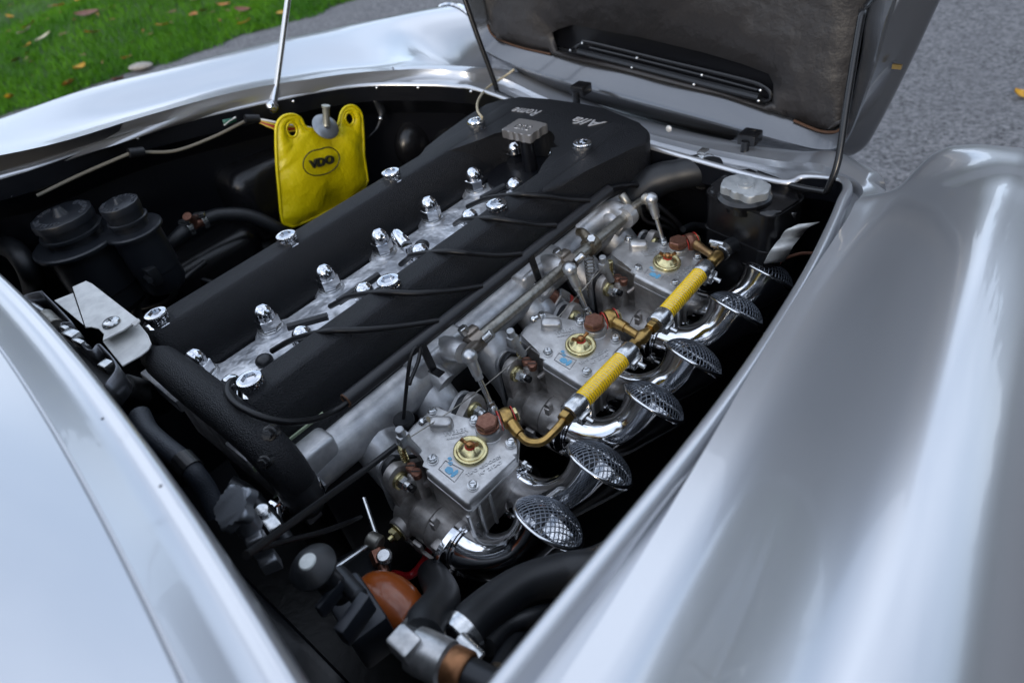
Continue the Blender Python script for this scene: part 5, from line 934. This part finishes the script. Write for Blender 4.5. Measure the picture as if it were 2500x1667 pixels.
mb = MB(); a = V((0.3217, -0.0869, -0.0300)); mb.box(a + V((.015, .008, -.045)), (.06, .035, .05), rot=M.Rotation(R(-12), 3, 'Z'), bev=.004); b_ = V((0.3737, -0.0768, -0.0150)); e_ = V((0.3795, -0.1063, 0.0000)); d_ = e_ - b_; mb.box(lerp(b_, e_, .5), (.010, d_.length, .022), rot=M.Rotation(math.atan2(-d_.x, d_.y), 3, 'Z'), bev=.002); b2_ = V((0.3460, -0.0809, -0.0100)); d2 = V((0.3501, -0.1058, 0.0000)) - b2_; mb.box(lerp(b2_, b2_ + d2, .5), (.006, d2.length, .016), rot=M.Rotation(math.atan2(-d2.x, d2.y), 3, 'Z'), bev=.002); mb.build('frame', mat('satin_black', (.02, .023, .03), .3, .38), t, sharp=40)
mb = MB(); mb.cyl((0.3257, -0.0741, -0.0150), (0.3647, -0.0781, -0.0100), .0075, seg=14, bev=.002); mb.build('bolt', DARKCLIP, t)
t = thing('bakelite_cap', (0.3250, -0.0481, -0.1200), 'orange brown domed bakelite cap deep in the bay with a yellow edge strip', 'cap')
p = V((0.3196, -0.0460, -0.1200)); mb = MB(); mb.ball(p, .038, 28, (1.15, .72, .72)); mb.build('dome', AMBER, t, sharp=80); strip([(0.3301, -0.0681, -0.1000), (0.3493, -0.0672, -0.1000), (0.3728, -0.0659, -0.1000)], (.003, .002, .003)).build('edge_strip', mat('cream_edge', (.42, .36, .2), 0, .45), t, solid=.003)
t = thing('pipe_union', (0.4530, -0.0779, 0.0000), 'bright pipe union with clips and a copper ring in the bottom corner of the bay', 'pipe fitting')
a, b_ = V((0.4361, -0.0775, -0.0100)), V((0.4774, -0.0682, -0.0100)); d_ = (b_ - a).normalized()
mb = MB(); mb.lathe(a, d_, [(.011, -.008), (.0160, -.006), (.0168, .0), (.0168, .022), (.0145, .024)], 28); mb.box(a + V((-.006, -.006, .012)), (.022, .018, .02), bev=.003); mb.build('union_body', mat('union_zinc', (.5, .5, .5), .8, .3, vary=(90, (.3, .3, .3), .4, .7)), t, sharp=40)
mb = MB(); mb.lathe(a + d_ * .024, d_, [(.0142, 0), (.0158, .002), (.0158, .014), (.0142, .016)], 28); mb.build('copper_ring', mat('copper_ring', (.32, .15, .07), .8, .4, vary=(90, (.2, .09, .04), .4, .7)), t, sharp=40); mb = MB(); mb.cyl(a + d_ * .038, b_ + d_ * .02, .0125, seg=20); mb.build('pipe', DARKCLIP, t)
mb = MB(); q = V((0.4226, -0.0682, -0.0200)); mb.lathe(q, (.1, .5, .6), [(.0175, -.006), (.0185, -.004), (.0185, .004), (.0175, .006)], 28); mb.box(q + V((.012, -.006, .012)), (.012, .014, .01), bev=.002); mb.build('hose_clip', ZINC, t, sharp=40)
MB().tube([q, V((0.4112, -0.0563, -0.0300)), V((0.3991, -0.0396, -0.0500)), V((0.3695, -0.0159, -0.0900)), V((0.2906, 0.0175, -0.1800))], [.0165, .0168, .017, .016, .016], 20, 6).build('hose', RUBBER, t, sharp=80)
t = thing('thick_hose', (.43, .02, -.08), 'thick black hose curving from its clip up towards the right lip', 'hose')
MB().tube([(0.4344, -0.0496, -0.0500), (0.4284, -0.0344, -0.0550), (0.4242, -0.0048, -0.0700), (0.4272, 0.0329, -0.0850), (0.4426, 0.0648, -0.0950), (0.4610, 0.0892, -0.1000), (0.4622, 0.1310, -0.1300)], .0185, 22, 6).build('hose', RUBBER, t, sharp=80)
p = V((0.4301, -0.0421, -0.0520)); mb = MB(); mb.lathe(p, (.0, .7, -.1), [(.0192, -.007), (.0202, -.006), (.0202, .006), (.0192, .007)], 32); mb.cyl(p + V((.008, -.008, .018)), p + V((.030, -.008, .010)), .008, seg=16, bev=.001); mb.build('hose_clip', ZINC, t, sharp=40)
for pts, lab in ((((0.4498, -0.0343, -0.0600), (0.4428, -0.0062, -0.0800), (0.4495, 0.0163, -0.0900), (0.4520, 0.0379, -0.1100)), 'thin black hose arching below the thick one near the right lip'), (((0.4736, -0.0459, -0.0500), (0.4509, -0.0073, -0.0900), (0.4484, 0.0228, -0.1200)), 'lowest thin black hose in the bottom corner of the bay')):
    o = MB().tube(pts, .008, 12, 6).build('black_hose', RUBBER, sharp=80); tag(o, lab, 'hose')
t = thing('choke_link', (0.2435, -0.0081, -0.1500), 'throttle pedal link with a dark bracket, small lever and copper joint under the rear carburettor', 'throttle linkage')
mb = MB(); mb.cyl((0.1886, 0.0234, -0.1300), (0.2285, 0.0029, -0.1500), .0028, seg=10); mb.cyl((0.2281, 0.0020, -0.1500), (0.2330, -0.0511, -0.1300), .003, seg=10); mb.build('rod', ZINC, t)
p = V((0.2325, -0.0005, -0.1500)); mb = MB(); mb.cyl(p + V((-.01, -.004, .004)), p + V((.006, 0, .002)), .010, seg=18, bev=.002); mb.build('steel_cup', STEEL, t); mb = MB(); mb.hex(p + V((.004, -.006, -.002)), p + V((.018, -.012, -.008)), .0095); mb.cyl(p + V((.016, -.012, -.008)), p + V((.026, -.016, -.012)), .0055, seg=12); mb.build('copper_joint', COPPER, t)
pp = [V(q) for q in ((0.2454, -0.0098, -0.1500), (0.2510, 0.0002, -0.1500), (0.2572, -0.0059, -0.1600), (0.2589, -0.0170, -0.1700), (0.2514, -0.0224, -0.1700), (0.2471, -0.0191, -0.1600))]; mb = MB(); n = 6; mb.add(pp + [q - V((0, 0, .004)) for q in pp], [tuple(range(n))[::-1], tuple(range(n, 2 * n))] + [(i, (i + 1) % n, (i + 1) % n + n, i + n) for i in range(n)]); mb.box(V((0.2351, -0.0293, -0.1700)), (.07, .05, .004), rot=M.Rotation(R(-20), 3, 'Z'), bev=.001); mb.build('lever_plate', DARKCLIP, t)
mb = MB(); mb.lathe(V((0.2544, -0.0079, -0.1480)), (.1, -.1, 1), [(.0085, 0), (.0085, .004), (.0065, .006), (.004, .006)], 20); mb.lathe(V((0.2545, -0.0173, -0.1650)), (.1, -.1, 1), [(.006, 0), (.005, .004)], 6); mb.build('pivot', ZINC, t)
o = MB().tube([(0.2569, 0.0447, -0.1900), (0.2525, 0.0310, -0.2100), (0.2456, 0.0111, -0.2200), (0.2412, -0.0034, -0.2000)], .0048, 10, 6).build('red_cable', REDW, sharp=80); tag(o, 'dark red cable hanging under the rear carburettor', 'cable')
o = MB().tube([(0.2639, -0.1033, 0.0000), (0.2500, -0.0798, -0.0300), (0.2431, -0.0500, -0.0600), (0.2246, -0.0158, -0.1000), (0.2059, 0.0044, -0.1300)], .0028, 8, 6).build('thin_cable', WIRE, sharp=80); tag(o, 'thin black cable lying under the sheathed choke cable', 'cable')
# breather elbow and union at the manifold, red part deep in front
t = thing('vacuum_union', (0.1912, 0.3859, -0.0900), 'hexagon union in grey and brown with a black rubber elbow below the throttle shaft', 'pipe fitting')
a, b_ = V((0.1728, 0.3787, -0.0850)), V((0.2102, 0.4060, -0.1250)); d_ = (b_ - a).normalized()
mb = MB(); mb.cyl(a, a + d_ * .02, .011, seg=18); mb.build('stub', COPPER, t); mb = MB(); mb.hex(a + d_ * .016, a + d_ * .034, .0165); mb.build('grey_hex', ZINC, t, sharp=25); mb = MB(); mb.hex(a + d_ * .036, a + d_ * .050, .0150); mb.build('brown_hex', COPPER, t, sharp=25); mb = MB(); mb.lathe(a + d_ * .0338, d_, [(.0155, 0), (.0155, .0024)], 24); mb.build('red_ring', RED, t)
MB().tube([a + d_ * .048, a + d_ * .062, a + d_ * .075 + V((0, 0, -.012)), a + d_ * .078 + V((0, 0, -.05))], .0145, 18, 6).build('elbow', PLASTIC, t, sharp=80)
o = MB().box((0.1365, 0.6969, -0.2000), (.05, .03, .03), rot=M.Rotation(R(30), 3, 'Z'), bev=.008).build('red_terminal', mat('red_plastic', (.45, .02, .015), 0, .35), sharp=40); tag(o, 'bright red plastic cover glimpsed deep behind the foremost carburettor', 'cover')
o = MB().ball((0.1108, 0.6332, -0.1000), .028, 20, (1, 1.6, 1)).build('distributor', PLASTIC, sharp=80); tag(o, 'black rounded distributor body behind the front end of the throttle shaft', 'distributor')
o = MB().tube([(-0.0940, 0.7680, -0.0400), (-0.0035, 0.7799, -0.0500), (0.0805, 0.7670, -0.0600), (0.1480, 0.7659, -0.0800)], .0028, 8, 6).build('fan_shroud_wire', DARKCLIP, sharp=80); tag(o, 'thin dark rim arching in front of the black cam cover', 'rim')
# corrugated hoses at the back of the engine
q = cr([V((-0.1122, -0.0746, -0.0300)), V((-0.1231, -0.0589, -0.0600)), V((-0.1382, -0.0442, -0.1000))], 14); 
o = MB().tube(q, [.017 if k % 2 else .0145 for k in range(29)], 16, 0).build('corrugated_hose', RUBBER, sharp=80); tag(o, 'black corrugated hose behind the rear end of the left cover', 'hose')
